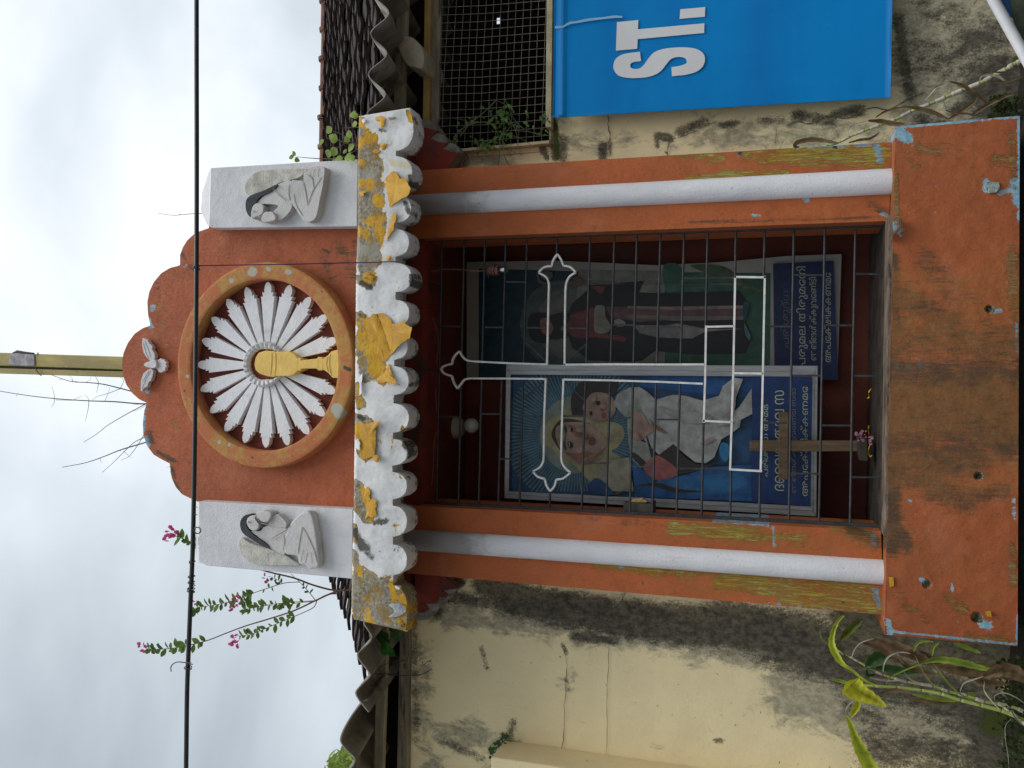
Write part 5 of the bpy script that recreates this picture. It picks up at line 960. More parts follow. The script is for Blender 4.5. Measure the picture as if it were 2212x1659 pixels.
# offerings on the sill
pm = bpy.data.meshes
def petal(name, x, y, D, s, mat, label, cat, grp):
    g = G(); c = P(x, y, D); n = 7
    g.prism([c+Vector((math.cos(a)*s*random.uniform(.7, 1.3), math.sin(a)*s*.6+.01, random.uniform(-.003, .003)+s*.5*math.sin(a*1.5))) for a in [2*math.pi*i/n for i in range(n)]], (0, .001, .003))
    return tag(g.build(name, mat), label, cat, grp)
def curl(name, pts, D, wd, mat, label, cat, grp=None):
    g = G(); q = spl(pts, 4, False); n = len(q); a = [P(x, y-wd/2*math.sin(math.pi*(i+.6)/(n+.4)), D) for i, (x, y) in enumerate(q)]; b = [P(x, y+wd/2*math.sin(math.pi*(i+.6)/(n+.4)), D-.006) for i, (x, y) in enumerate(q)]
    g.add(a+b+[p+Vector((0, .002, .001)) for p in a+b], [(i, i+1, n+i+1, n+i) for i in range(n-1)]+[(2*n+i, 3*n+i, 3*n+i+1, 2*n+i+1) for i in range(n-1)]); return tag(g.build(name, mat, recalc=False), label, cat, grp)
G1 = 'marigold petals on the niche floor'
curl('marigold_petal', k(D_, (2022, 232), (2002, 262), (2006, 300), (1990, 310)), 3.28, 4.5, MARI, 'curled yellow marigold petal on the niche floor, right of the cross and nearest the middle', 'petal', G1)
curl('marigold_petal', k(D_, (2006, 535), (1998, 570), (2006, 618)), 3.28, 5, MARI, 'long yellow marigold petal lying beside the foot of the wooden cross', 'petal', G1)
curl('marigold_petal', k(D_, (2012, 700), (2000, 740), (2010, 790), (2030, 785)), 3.28, 5, MARI, 'curled yellow marigold petal left of the wooden cross foot', 'petal', G1)
g = G()
for i in range(34):
    x, y = random.gauss(1945, 28), random.gauss(620, 28); 
    if random.random() < .35: x, y = random.gauss(2015, 8), random.gauss(660, 18)
    c = P(*D_(x, y), 3.30+random.uniform(-.02, .02)); s = random.uniform(.002, .0045); g.prism([c+Vector((math.cos(a)*s, 0, math.sin(a)*s*1.3)) for a in [2*math.pi*j/5 for j in range(5)]], (0, .002, .001))
tag(g.build('pink_petals', simple('dull_pink', (.34, .15, .19), .7)), 'small heap of dull pink petals at the foot of the wooden cross', 'petals', None, 'stuff')
slab('wooden_peg', k(CV(2700, 350, 1.844), (322, 640), (325, 680), (262, 765), (258, 735), (300, 690), (302, 640)), 3.075, .03, WOOD, None, bevel=.002, label='short wooden peg stuck in the right corner of the shrine sill', cat='peg')
slab('yellow_flake', [(1920, 1247), (1930, 1247), (1931, 1266), (1922, 1268)], 3.102, .004, PFLK, sh)
slab('yellow_flake', k(CV(2700, 1200, 1.844), (815, 1385), (845, 1380), (850, 1415), (825, 1410)), 3.097, .008, PFLK, sh)
slab('blue_chip', k(CV(2700, 350, 1.844), (825, 440), (845, 422), (895, 425), (900, 460), (880, 485), (835, 490)), 3.10, .01, simple('blue_grey_mortar', (.30, .36, .34), .9, .4, 60, .004), sh, bevel=.002)
# banner
BN = 3.36
bn = thing('blue_banner', 'blue vinyl banner printed with white letters ST., hung on the cream wall', 'banner', (P(1926, 60, BN).x, BN, P(1926, 60, BN).z))
q = [(1203, -520), (1937, -520), (1924, 210.5), (1194, 254)]
panel('banner_sheet', q, BN, .004, BANNER, bn, 5, dict(band=[(1617, -520, 1606, 240, 0.1, 0), (1645, -520, 1628, 235, 46, 1.0), (1600, -140, 1597, 235, 16, .0)], edge=[(1931, -520, 1918, 212, 8, 1.2), (1217, -520, 1210, 250, 9, .8), (1270, 250, 1400, 245, 3, .3)]),
      disp=lambda x, y: -.010*math.exp(-((x-1213)/9)**2)+.006*math.exp(-((x-1200)/5)**2)+(.0025*mnoise.noise(Vector((x*.006, y*.012, 5)))))
Sx = k(ZS, (1222, 672), (1216, 592), (1290, 580), (1345, 560), (1352, 540), (1335, 512), (1290, 502), (1240, 508), (1205, 528), (1170, 570), (1130, 620), (1080, 655), (1000, 680), (900, 688), (820, 684), (750, 665), (712, 620), (706, 575), (725, 520), (780, 482), (860, 465), (940, 457), (950, 538), (880, 548), (855, 570), (862, 598), (900, 608), (940, 600), (975, 570), (1015, 515), (1060, 465), (1130, 435), (1230, 420), (1340, 417), (1440, 432), (1500, 475), (1512, 530), (1490, 590), (1430, 635), (1340, 660))
sl = spl(Sx[2:22]+[], 4, False)
S2_ = [Sx[0], Sx[1]]+spl(Sx[2:22], 4, False)+[Sx[22]]+spl(Sx[23:], 4, False)
def letter(pp):
    g = G(); g.prism(pl(pp, BN-.0055), (0, .001, 0)); g.build('letter', LETTER, bn)
letter([Sx[0], Sx[1]]+spl(Sx[1:22], 4, False)+[Sx[22]]+spl(Sx[22:], 4, False))
letter(k(ZS, (737, 195), (926, 176), (922, 258), (1508, 205), (1506, 290), (920, 345), (915, 430), (728, 446)))
letter(k(ZS, (1295, 82), (1515, 62), (1512, 147), (1289, 166)))
g = G(); sc_ = spl(k(ZS, (190, 240), (250, 238), (320, 205), (400, 190), (560, 165), (700, 150), (785, 148)), 4, False)
n = len(sc_); g.add([P(x, y-2.6*(1+.3*math.sin(i)), BN-.010) for i, (x, y) in enumerate(sc_)]+[P(x, y+2.4, BN-.010) for x, y in sc_], [(i, i+1, n+i+1, n+i) for i in range(n-1)]); g.build('scratch', simple('pale_blue_scratch', (.24, .42, .58), .6), bn, recalc=False)
# leaning white tube and blue sign at the top right corner of the picture
sg = thing('leaning_sign', 'white tube frame with blue and green sheet leaning below the banner', 'sign', (P(2260, 200, 3.0).x, 3.0, VZ))
g = G(); tq = k(ZB, (560, -300), (691, 0), (860, 300), (1078, 690), (1250, 1000)); g.tube([P(x, y, 3.0) for x, y in tq], .0165, 14); g.build('tube', simple('white_tube', (.62, .62, .63), .5, .1, 10), sg, autosm=60)
slab('blue_sheet', k(ZB, (720, -300), (900, -300), (905, 0), (945, 240), (880, 180), (765, 0)), 3.02, .004, pcol((.01, .12, .33)), sg)
slab('green_sheet', k(ZB, (902, -300), (1400, -300), (1400, 900), (1240, 960), (950, 240), (907, 0)), 3.021, .004, simple('green_print', (.06, .08, .05), .7, .5, 12), sg)
# pole
pk_ = thing('square_pole', 'ochre painted steel pole with grey tape wrap rising behind the gable', 'pole', (P(270, 792, 3.28).x, 3.3, 1.6+1.2))
DPo = 3.30
slab('pole_face', k(Z5, (-400, 330), (1300, 386), (1300, 500), (-400, 445)), DPo, .05, POLE, pk_, bevel=.003)
slab('pole_web', k(Z5, (-400, 440), (1300, 498), (1300, 515), (-400, 470)), DPo+.03, .02, simple('pole_groove', (.10, .08, .03), .7), pk_)
slab('pole_flange', k(Z5, (-400, 470), (1300, 514), (1300, 568), (-400, 515)), DPo+.002, .05, POLE, pk_, bevel=.003)
slab('tape_wrap', k(Z5, (85, 352), (140, 345), (200, 352), (300, 360), (305, 458), (200, 462), (120, 455), (72, 445)), DPo-.006, .06, SILVER, pk_, bevel=.004)
g = G(); g.tube(pl(k(Z5, (110, 350), (155, 335), (230, 345), (300, 350)), DPo), [.004, .008, .006, .004], 6); g.tube(pl(k(Z5, (335, 365), (333, 342)), DPo), .003, 5); g.tube(pl(spl(k(Z5, (308, 460), (320, 495), (345, 530), (365, 545)), 3, False), DPo-.008), .0025, 5); g.build('tie_wire', TWIG, pk_)
# overhead cable, its ties, and the blue cord
CB = 2.60
ca = thing('overhead_cable', 'thick black cable crossing in front of the gable and sky', 'cable', P(424, 829, CB))
cpts = [(424, -400), (424.5, -100), (424.6, 150), (425, 330), (424.6, 540), (423, 760), (420.5, 960), (418.3, 1100), (415.8, 1200), (411.5, 1300), (407.5, 1400), (404, 1500), (402, 1659), (398, 1900)]
g = G(); g.tube(pl(spl(cpts, 4, False), CB), .0081, 12); g.build('cable_core', CABLE, ca, smooth=True)
def cx(y): a = sorted(cpts, key=lambda q: q[1]); return float(np.interp(y, [q[1] for q in a], [q[0] for q in a]))
def wrap(y, turns, r=.0105, span=6, nm='cable_tie'):
    g = G(); pts = []
    for i in range(int(turns*14)+1):
        a = 2*math.pi*i/14; yy = y+span*(i/(turns*14)-.5)+1.5*math.sin(a*.7); p = P(cx(yy), yy, CB); pts.append(p+Vector((0, math.cos(a)*r, math.sin(a)*r*1.05)))
    g.tube(pts, .0016, 5); g.build(nm, IRON, ca)
wrap(578, 3, .0115, 9); wrap(1245, 1.5, .0115, 4); wrap(1258, 2, .011, 6); wrap(1275, 3, .0125, 12); wrap(1442, 2, .0125, 5); wrap(1213, 1.5, .010, 6)
g = G(); g.tube(pl(spl(k(Z8, (608, 235), (640, 222), (662, 245), (655, 270), (630, 278), (608, 262), (600, 240)), 4, False), CB-.009), .0022, 6)
g.tube(pl(spl(k(Z8, (580, 1420), (520, 1415), (470, 1410), (430, 1420), (402, 1450), (402, 1495)), 4, False), CB-.009), .002, 6)
g.tube(pl(k(Z8, (595, 745), (615, 735)), CB-.009), .0018, 5); g.tube(pl(k(Z8, (580, 775), (600, 772)), CB-.009), .0018, 5); g.tube(pl(k(Z8, (565, 1435), (592, 1430)), CB-.009), .0018, 5)
g.tube(pl(k(Z3, (405, 330), (425, 335)), CB-.009), .0012, 5); g.tube(pl(k(Z3, (408, 278), (425, 275)), CB-.009), .0012, 5)
g.build('wire_end', IRON, ca)
bc_ = [P(429, 573.8, 2.60), P(480, 573, 2.64), P(620, 571, 2.74), P(767, 567.5, 2.87), P(800, 567, 2.885), P(850, 565, 2.89), P(862, 566.5, 2.892)]
g = G(); g.tube(bc_, .0019, 6); tag(g.build('hanging_string', simple('blue_cord', (.035, .03, .09), .6)), 'thin dark blue cord stretched from the cable down to the cornice notch', 'cord')

# ============================================================ plants
def unitleaf(name, mat, L=1.0, W=.5, fold=.12, bend=.15, tip=1.0):
    g = G(); v = []; n = 6
    for i in range(n+1):
        t = i/n; w_ = W*.5*math.sin(math.pi*min(1, t**tip*.96+.03))**.9; z = -bend*t*t
        v += [Vector((-w_, t*L, z+fold*w_)), Vector((0, t*L, z)), Vector((w_, t*L, z+fold*w_))]
    f = []
    for i in range(n): f += [(3*i, 3*i+1, 3*i+4, 3*i+3), (3*i+1, 3*i+2, 3*i+5, 3*i+4)]
    me = bpy.data.meshes.new(name); me.from_pydata(v, [], f); me.materials.append(mat); me.polygons.foreach_set('use_smooth', [True]*len(f)); me.update(); return me
LM = {}
def leaf(parent, x, y, D, ang, size, mesh, nm='leaf', tilt=None):
    # ang: direction in the picture plane (0 = world right, 90 = world up); size in metres
    p = P(x, y, D); a = math.radians(ang); d = Vector((math.cos(a), random.uniform(-.5, .5) if tilt is None else tilt, math.sin(a))).normalized()
    nn = Vector((random.uniform(-.5, .5), -1, random.uniform(-.6, .6))); xx = d.cross(nn).normalized(); zz = xx.cross(d)
    o = bpy.data.objects.new(nm, mesh); COL.objects.link(o); o.parent = parent
    m_ = Matrix((xx, d, zz)).transposed().to_4x4(); o.matrix_local = Matrix.Translation(p-BASE[parent.name]) @ m_ @ Matrix.Scale(size, 4); return o
def wang(x1, y1, x2, y2): return math.degrees(math.atan2(-(x2-x1), -(y2-y1)))  # picture step -> world angle
l_ell = unitleaf('leaf', LEAF, 1, .5); l_rnd = unitleaf('leaf', LEAF2, 1, .95, tip=.75); l_drk = unitleaf('leaf', LEAF3, 1, .95, tip=.7); l_ptl = unitleaf('petal', PINK, 1, .9, tip=1.2); l_nar = unitleaf('leaf', LEAF2, 1, .22, bend=.5)
fp = thing('flowering_shrub', 'slender shrub with pink flowers growing from the roof tiles beside the left angel panel', 'flowering plant', P(770, 1275, 3.15))
FD = 3.15
g = G()
def st(pts, r0, r1, D=FD, dd=0.0):
    q = spl(pts, 4, False); n = len(q); g.tube([P(x, y, D+dd*i/n) for i, (x, y) in enumerate(q)], [r0+(r1-r0)*i/(n-1) for i in range(n)], 6)
stA = k(Z3, (1640, 890), (1470, 905), (1300, 865), (1150, 810), (960, 765), (800, 715), (650, 650), (560, 610), (430, 560), (330, 520), (250, 490))
stB = k(Z3, (1600, 900), (1470, 915), (1310, 985), (1150, 1060), (950, 1125), (800, 1170), (650, 1225), (510, 1280), (380, 1315), (250, 1340), (130, 1350), (40, 1345))
stC = k(Z3, (1320, 982), (1200, 990), (1100, 998), (950, 1015), (840, 1038), (760, 1050))
stE = k(Z3, (1200, 842), (1150, 843), (1070, 852), (950, 890), (850, 925), (780, 955), (650, 995), (530, 1020), (430, 1032), (370, 1070))
stF = k(Z3, (1072, 855), (1030, 825), (965, 798)); stG = k(Z3, (1325, 985), (1300, 1035), (1180, 1092), (1040, 1150), (900, 1210), (820, 1240), (730, 1250)); stH = k(Z3, (1320, 985), (1265, 915), (1205, 850), (1130, 780)); stI = k(Z3, (1310, 988), (1180, 1000), (1080, 1020), (900, 1020))
st(stA, .0045, .0016, 3.15, -.16); st(stB, .0042, .0014); st(stC, .0018, .001); st(stE, .002, .001); st(stF, .0012, .0008); st(stG, .002, .0011); st(stH, .0018, .001); st(stI, .0015, .0008); st(k(Z3, (1320, 985), (1400, 940), (1500, 925)), .003, .003)
g.build('stem', STEM, fp)
def along(pts, t0, t1, n, size, mesh, D=FD, dd=0.0, sp=(25, 75)):
    q = spl(pts, 6, False); m_ = len(q)
    for i in range(n):
        t = t0+(t1-t0)*(i+random.uniform(0, .6))/n; j = min(m_-2, int(t*(m_-1))); (x, y), (x2, y2) = q[j], q[j+1]; a = wang(x, y, x2, y2)
        leaf(fp, x, y, D+dd*t, a+(1 if i % 2 else -1)*random.uniform(*sp), size*random.uniform(.8, 1.35), mesh)
along(stA, .62, .97, 26, .034, l_ell, 3.15, -.16); along(stB, .66, .99, 30, .037, l_ell); along(stC, 0.35, 1.0, 26, .032, l_ell); along(stE, .45, .98, 36, .032, l_ell); along(stF, .2, .9, 6, .024, l_ell); along(stG, .35, .98, 24, .030, l_ell); along(stH, .3, .6, 5, .02, l_ell); along(stI, .25, .7, 8, .028, l_ell); along(stE, .25, .4, 4, .022, l_ell)
def flower(x, y, D, s, n=8):
    s *= .85
    c = thing('x', None, None, (0, 0, 0)) if False else None
    g = G(); cc = P(x, y, D)
    for i in range(n):
        a = random.uniform(0, 6.28); rr = s*random.uniform(.1, .5); base = cc+Vector((math.cos(a)*rr, random.uniform(-.3, .3)*s, math.sin(a)*rr))
        d = Vector((math.cos(a), random.uniform(-1, .5), math.sin(a))).normalized()*s*random.uniform(.45, .75); u = d.cross(Vector((random.random(), random.random(), random.random()))).normalized()*s*.35
        g.add([base, base+d*.5-u, base+d*.95-u*.5, base+d, base+d*.95+u*.5, base+d*.5+u], [(0, 1, 2, 3), (0, 3, 4, 5)])
    g.build('flower', PINK, fp, recalc=False)
for x, y, s in ((225, 460, .036), (195, 520, .032), (255, 440, .03), (12, 1335, .036), (705, 1005, .03), (735, 975, .026), (690, 1035, .024), (393, 1000, .02), (950, 805, .03), (695, 1275, .032), (720, 1305, .028)):
    X, Y = Z3(x, y); flower(X, Y, (3.15-.16) if y < 560 else FD, s)
# dry twigs above the gable
def twigs(name, label, base, L, D=3.16):
    global g
    g = G()
    for pts, r in L:
        q = spl(k(Z5, *pts), 4, False); n = len(q); g.tube([P(x, y, D) for x, y in q], [r*(1-.6*i/(n-1)) for i in range(n)], 5)
    o = g.build(name, TWIG); tag(o, label, 'twig')
twigs('dry_twig', 'longest bare dry twig, standing upright left of the ochre pole', 0, [(((1310, 795), (1200, 792), (1000, 775), (780, 768), (480, 748), (200, 715), (-60, 672)), .0035), (((480, 748), (475, 700), (457, 640)), .0012), (((482, 750), (475, 790), (453, 822)), .0012), (((785, 770), (775, 850), (752, 945)), .0015), (((785, 770), (770, 735), (742, 712)), .001), (((655, 757), (700, 735), (735, 722)), .001), (((925, 770), (950, 710), (968, 650)), .001), (((145, 725), (160, 697)), .001), (((495, 760), (640, 765)), .0012), (((1270, 795), (1210, 800), (1170, 806)), .001)])
twigs('dry_twig', 'bare dry twig arching from the pole foot behind the top lobe of the gable', 0, [(((1180, 690), (1050, 655), (900, 620), (760, 606), (640, 600), (550, 575), (455, 540)), .003), (((550, 577), (505, 585)), .001), (((640, 600), (635, 570), (610, 545)), .0012), (((685, 600), (645, 590), (610, 575)), .001), (((755, 605), (790, 585), (803, 555)), .001), (((868, 620), (862, 590), (840, 552)), .0015), (((868, 620), (860, 660), (850, 698)), .0012), (((1060, 660), (1080, 620), (1090, 585), (1060, 560)), .0014), (((1060, 660), (960, 700), (860, 730), (812, 760)), .0015)])
twigs('dry_twig', 'bare dry twig slanting away from the notch left of the gable top lobe', 0, [(((1440, 715), (1395, 770), (1310, 785), (1200, 840), (1080, 905), (940, 990), (860, 1055), (738, 1132)), .0026), (((1300, 800), (1240, 835), (1190, 855), (1165, 858)), .001)])
twigs('dry_twig', 'lowest bare dry twigs crossing over the left lobe of the gable', 0, [(((1300, 1130), (1180, 1165), (1050, 1205), (900, 1265), (750, 1315), (548, 1353)), .0032), (((1275, 1090), (1190, 1130), (1100, 1210), (1000, 1310), (900, 1400)), .002), (((1270, 1065), (1220, 1150), (1150, 1245), (1110, 1272), (1065, 1292)), .0016), (((1090, 1210), (1125, 1245), (1157, 1272)), .001), (((885, 1275), (885, 1295), (902, 1317)), .001), (((1065, 1197), (1060, 1215)), .0012)])
twigs('dry_twig', 'short twig stub on the lower left lobe of the gable', 0, [(((1520, 1345), (1500, 1348), (1475, 1355)), .0014)])
def z2t(pts, r, lab, cat='twig', mat=TWIG, nm='dry_twig', D=3.08):
    g = G(); q = spl(k(Z2, *pts), 4, False); n = len(q); g.tube([P(x, y, D) for x, y in q], [r*(1-.5*i/(n-1)) for i in range(n)], 5); g.tube([P(*Z2(60, 565), D), P(*Z2(75, 556), D)], .0008, 4); tag(g.build(nm, mat), lab, cat)
z2t(((260, 555), (180, 556), (80, 565), (0, 570), (-130, 552)), .0016, 'thin bare twig standing up from the cap of the right angel panel')
# leafy sprout on the right end of the cornice
sp = thing('leafy_sprout', 'light green round leaved sprout growing on the right end of the cornice beside the tiles', 'plant', P(775, 330, 3.0))
g = G()
for pts in (((410, 1295), (320, 1240), (250, 1185), (175, 1155)), ((400, 1290), (280, 1260), (200, 1230), (110, 1215)), ((400, 1300), (300, 1370), (200, 1400)), ((390, 1250), (370, 1200), (360, 1150)), ((395, 1120), (300, 1125), (258, 1128)), ((300, 1230), (240, 1290), (170, 1300))):
    q = spl(k(Z4, *pts), 3, False); n = len(q); g.tube([P(x, y, 3.0) for x, y in q], [.0025-.0015*i/n for i in range(n)], 5)
g.tube([P(x, y, 3.02) for x, y in k(Z2, (1500, 75), (1310, 72), (1200, 65), (1100, 55), (1075, 60))], [.003, .002, .0015, .001, .001], 5)
g.build('stem', STEM, sp)
for x, y, s in ((175, 1150, 60), (110, 1215, 60), (158, 1300, 62), (235, 1212, 72), (228, 1285, 70), (360, 1160, 60), (330, 1195, 50), (385, 1100, 50), (398, 990, 60), (405, 1020, 45), (372, 1245, 66), (275, 1375, 55), (362, 1362, 66), (225, 1320, 60), (380, 1360, 50), (300, 1330, 40), (345, 1330, 46), (220, 1390, 44)):
    X, Y = Z4(x-s/3, y+s/3); leaf(sp, X, Y, 2.99+random.uniform(-.03, .03), random.uniform(20, 160), s*.00056, l_rnd)
for x, y, a in ((1085, 42, 40), (1075, 75, 250), (1065, 55, 90), (1068, 48, 120)): X, Y = Z2(x, y); leaf(sp, X, Y, 3.02, a, .022, l_rnd)
# creeper on the mesh window sill
cp_ = thing('creeper', 'weedy creeper with small green leaves clinging to the mesh above the plaster ledge', 'creeper', P(1185, 300, 3.40))
g = G()
for pts, r in ((((1290, 1200), (1380, 1090), (1500, 990), (1612, 880)), .0022), (((1628, 1465), (1640, 1300), (1630, 1200), (1560, 1090), (1440, 1080), (1330, 1120), (1240, 1200)), .0022), (((1720, 1450), (1690, 1400), (1660, 1270), (1690, 1180), (1740, 1100)), .0016), (((1800, 1290), (1780, 1150), (1700, 1010), (1670, 940)), .0015), (((1990, 1180), (1880, 1160), (1760, 1150)), .0012), (((1390, 1320), (1480, 1340), (1560, 1300), (1600, 1250)), .0014), (((2000, 1190), (1860, 1140), (1760, 1040), (1690, 880)), .001), (((1950, 1300), (1800, 1210), (1650, 1180)), .001), (((1243, 1045), (1330, 1060), (1400, 1100)), .001), (((1620, 890), (1680, 915)), .001)):
    q = spl(k(Z4, *pts), 4, False); g.tube([P(x, y, 3.385+.01*math.sin(i)) for i, (x, y) in enumerate(q)], r, 5)
g.build('stem', simple('grey_green_stem', (.16, .16, .10), .8), cp_)
l_cr = unitleaf('leaf', leafm('creeper_leaf', (.11, .20, .055)), 1, .55)
for cxx, cyy, sx_, sy_, n_ in ((1680, 1000, 45, 45, 26), (1680, 1150, 60, 70, 34), (1540, 1030, 60, 40, 14), (1340, 1110, 50, 40, 8), (1460, 1260, 45, 40, 14), (1580, 1260, 50, 30, 16), (2040, 1110, 22, 60, 16), (1900, 1100, 60, 40, 8), (1250, 1240, 30, 20, 7), (1500, 1340, 30, 20, 6), (1760, 1080, 50, 40, 10)):
    for _ in range(n_):
        X, Y = Z4(random.gauss(cxx, sx_), random.gauss(cyy, sy_)); leaf(cp_, X, Y, 3.385+random.uniform(-.03, .02), random.uniform(0, 360), random.uniform(.010, .026), l_cr)
# vine leaves under the left eave
vn = thing('eave_vine', 'vine with broad heart shaped leaves under the left corrugated eave', 'vine', P(830, 1400, 3.2))
g = G()
for pts, r in ((((735, 550), (860, 545), (1000, 565), (1100, 572)), .002), (((640, 520), (740, 480), (860, 430), (950, 390), (1111, 385)), .0012), (((860, 540), (1000, 560), (1200, 570)), .0015)):
    q = spl(k(ZE, *pts), 4, False); g.tube([P(x, y, 3.28) for x, y in q], r, 5)
for pts, r in ((((475, 945), (600, 955), (760, 958), (830, 945), (892, 910)), .002), (((715, 640), (720, 760), (700, 840), (560, 850)), .0012), (((825, 850), (832, 880), (860, 855), (890, 850)), .0014)):
    q = spl(k(Z6, *pts), 4, False); g.tube([P(x, y, 3.36) for x, y in q], r, 5)
g.build('stem', TWIG, vn)
leaf(vn, *ZE(790, 215), 3.2, 250, .062, unitleaf('leaf', leafm('bright_vine_leaf', (.045, .20, .03)), 1, .95, tip=.7), tilt=-.1)
for x, y, s in ((800, 80, 50), (870, 60, 50), (930, 100, 50), (900, 160, 44), (760, 150, 44), (960, 70, 40), (840, 150, 40), (780, 110, 50), (910, 290, 34), (1000, 90, 30), (890, 40, 50), (940, 130, 40), (985, 150, 26), (1080, 430, 14), (1060, 470, 12)): leaf(vn, *ZE(x, y), 3.22+random.uniform(-.03, .04), random.uniform(0, 360), s*.00085, l_drk)
# roof weeds peeping out at left of the cornice
fe = thing('wall_fern', 'tiny dark fern in the corner above the left pilaster', 'fern', P(1095, 1600, 3.38))
for _ in range(46):
    t = random.random(); x, y = 1455-t*110+random.gauss(0, 14), 1415+t*150+random.gauss(0, 12); leaf(fe, *Z6(x, y), 3.40, random.uniform(0, 360), random.uniform(.008, .018), l_drk)
# tree crown far behind at lower left
tr = thing('distant_tree', 'tree with drooping light green leaflets showing behind the left corrugated sheet', 'tree', P(760, 1720, 6.0))
g = G()
for a, b in (((740, 1720), (728, 1650)), ((760, 1760), (745, 1640))): g.tube([P(*a, 6.1), P(*b, 6.1)], [.03, .008], 6)
g.tube([Vector((P(760, 1720, 6.1).x-.2, 6.2, 0)), P(760, 1760, 6.1)], [.12, .06], 8)
g.build('trunk', STEM, tr)
for _ in range(250):
    q = random.choice([(340, 1440, 50, 26), (350, 1500, 50, 30), (400, 1560, 50, 50), (330, 1600, 60, 50), (200, 1620, 40, 30), (250, 1570, 50, 30), (430, 1520, 40, 30), (180, 1600, 30, 40), (380, 1640, 60, 30)])
    x, y = random.gauss(q[0], q[2]*.6), random.gauss(q[1], q[3]*.6); leaf(tr, *ZE(x, y), 6+random.uniform(-.2, .2), random.uniform(200, 340), random.uniform(.05, .10), l_nar)
# ---- canes and strap leaves
def strap(gg, pts, W, D, dd=0.0, sag=.15, mi=0, n_=5):
    W = [w_*.88 for w_ in W] if isinstance(W, list) else W*.78
    q = spl(pts, n_, False); n = len(q); Wd = [W*max(.04, math.sin(math.pi*min(1, (i/(n-1))*.93+.05))**.7) for i in range(n)] if not isinstance(W, list) else list(np.interp(np.linspace(0, 1, n), np.linspace(0, 1, len(W)), W))
    v = []
    for i, (x, y) in enumerate(q):
        x2, y2 = q[min(i+1, n-1)]; x1, y1 = q[max(i-1, 0)]; dl = math.hypot(x2-x1, y2-y1)+1e-6; nx, ny = -(y2-y1)/dl, (x2-x1)/dl; d = D+dd*i/(n-1); h = Wd[i]/2*(1+.10*math.sin(i*1.7)+random.uniform(-.05, .05))
        v += [P(x-nx*h, y-ny*h, d-.0006*h), P(x, y, d+.0022*h*sag*4), P(x+nx*h, y+ny*h, d-.0012*h)]
    f = []
    for i in range(n-1): f += [(3*i, 3*i+1, 3*i+4, 3*i+3), (3*i+1, 3*i+2, 3*i+5, 3*i+4)]
    gg.add(v, f, mi)
def strapleaf(parent, pts, W, D, mat, dd=0.0, nm='leaf'):
    g = G(); strap(g, pts, W, D, dd); g.build(nm, mat, parent, smooth=True, recalc=False)
def cane(parent, pts, r, D, dd=0.0, seg=9, pale=.6):
    q = spl(pts, 8, False); n = len(q); P3 = [P(x, y, D+dd*i/n) for i, (x, y) in enumerate(q)]; st_ = max(2, n//seg); i = 0
    while i < n-1:
        j = min(n-1, i+st_); m_ = i+max(1, int((j-i)*pale)); rr = r*(1-.55*i/n)
        g = G(); g.tube(P3[i:j+1], [rr*.9]*(j-i+1), 8); g.build('cane_joint', CANE, parent, smooth=True)
        if pale > 0: g = G(); g.tube(P3[i:m_+1], [rr*1.25]+[rr*1.15]*(m_-i-1)+[rr*1.1] if m_-i >= 1 else rr, 8); g.build('sheath', SHEATH, parent, smooth=True)
        i = j
cr_ = thing('reed_cane', 'single jointed pale cane with withered leaves slanting beside the right side of the shrine base', 'reed', P(2230, 325, 3.15))
cane(cr_, k(Z9, (2300, 455), (2212, 490), (2120, 530), (2060, 570), (1950, 625), (1850, 680), (1710, 735), (1570, 795), (1440, 850), (1290, 910), (1160, 975), (1030, 1020), (910, 1065), (790, 1115), (690, 1165), (600, 1185)), .0085, 3.15, .1, 14, .66)
for pts, W, m_ in ((((700, 1170), (620, 1155), (520, 1140), (430, 1145), (360, 1165), (342, 1195), (380, 1200)), 14, LEAFB), (((800, 1105), (785, 1060), (830, 1015), (950, 985)), 3, SHEATH), (((940, 985), (1050, 990), (1150, 1010), (1240, 1010)), 14, LEAFB), (((780, 1165), (880, 1140), (960, 1130), (1035, 1080)), 8, LEAFB),
                  (((1000, 960), (1080, 910), (1200, 880), (1260, 870)), 7, LEAFB), (((1250, 870), (1370, 890), (1480, 920), (1590, 970)), 14, LEAFB), (((1400, 815), (1440, 770), (1500, 710), (1620, 670)), 6, SHEATH), (((1610, 665), (1720, 700), (1800, 760), (1870, 800), (1910, 845)), 13, LEAFB), (((1830, 790), (1790, 840), (1720, 890), (1650, 940), (1590, 975)), 11, LEAFB),
                  (((2000, 815), (1920, 850), (1840, 900), (1780, 945)), 12, LEAFB), (((1850, 660), (1860, 625), (1920, 610), (2000, 625), (2060, 660), (2130, 650), (2212, 615)), 7, SHEATH), (((1570, 900), (1640, 920), (1760, 930), (1830, 945)), 6, LEAFB), (((2130, 770), (2050, 790), (1980, 830), (1900, 870)), 8, LEAFB), (((1570, 790), (1560, 830), (1575, 880)), 3, SHEATH), (((1940, 640), (1960, 670), (2040, 670), (2150, 640), (2230, 610)), 5, LEAFB), (((1900, 580), (2040, 590), (2160, 560)), 5, LEAFB)):
    strapleaf(cr_, k(Z9, *pts), W, 3.12, m_, .03)
cl = thing('reed_clump', 'green and yellow reed clump with browned leaves left of the shrine base', 'reed', P(2230, 1640, 3.0))
cane(cl, k(Z7, (2400, 1080), (2212, 1015), (2130, 975), (2030, 935), (1860, 890), (1700, 850), (1540, 800), (1380, 770), (1180, 745), (1000, 735), (870, 725), (780, 705)), .0085, 3.02, .05, 10, 0)
cane(cl, k(Z7, (2300, 1000), (2212, 945), (2100, 900), (1890, 860), (1750, 815), (1600, 780), (1470, 735), (1260, 700), (1060, 640), (960, 590), (860, 535), (720, 460), (620, 400)), .0062, 3.06, .05, 12, .55)
cane(cl, k(Z7, (2400, 1110), (2212, 1040), (2120, 960), (2020, 890)), .006, 3.0, .02, 4, .6)
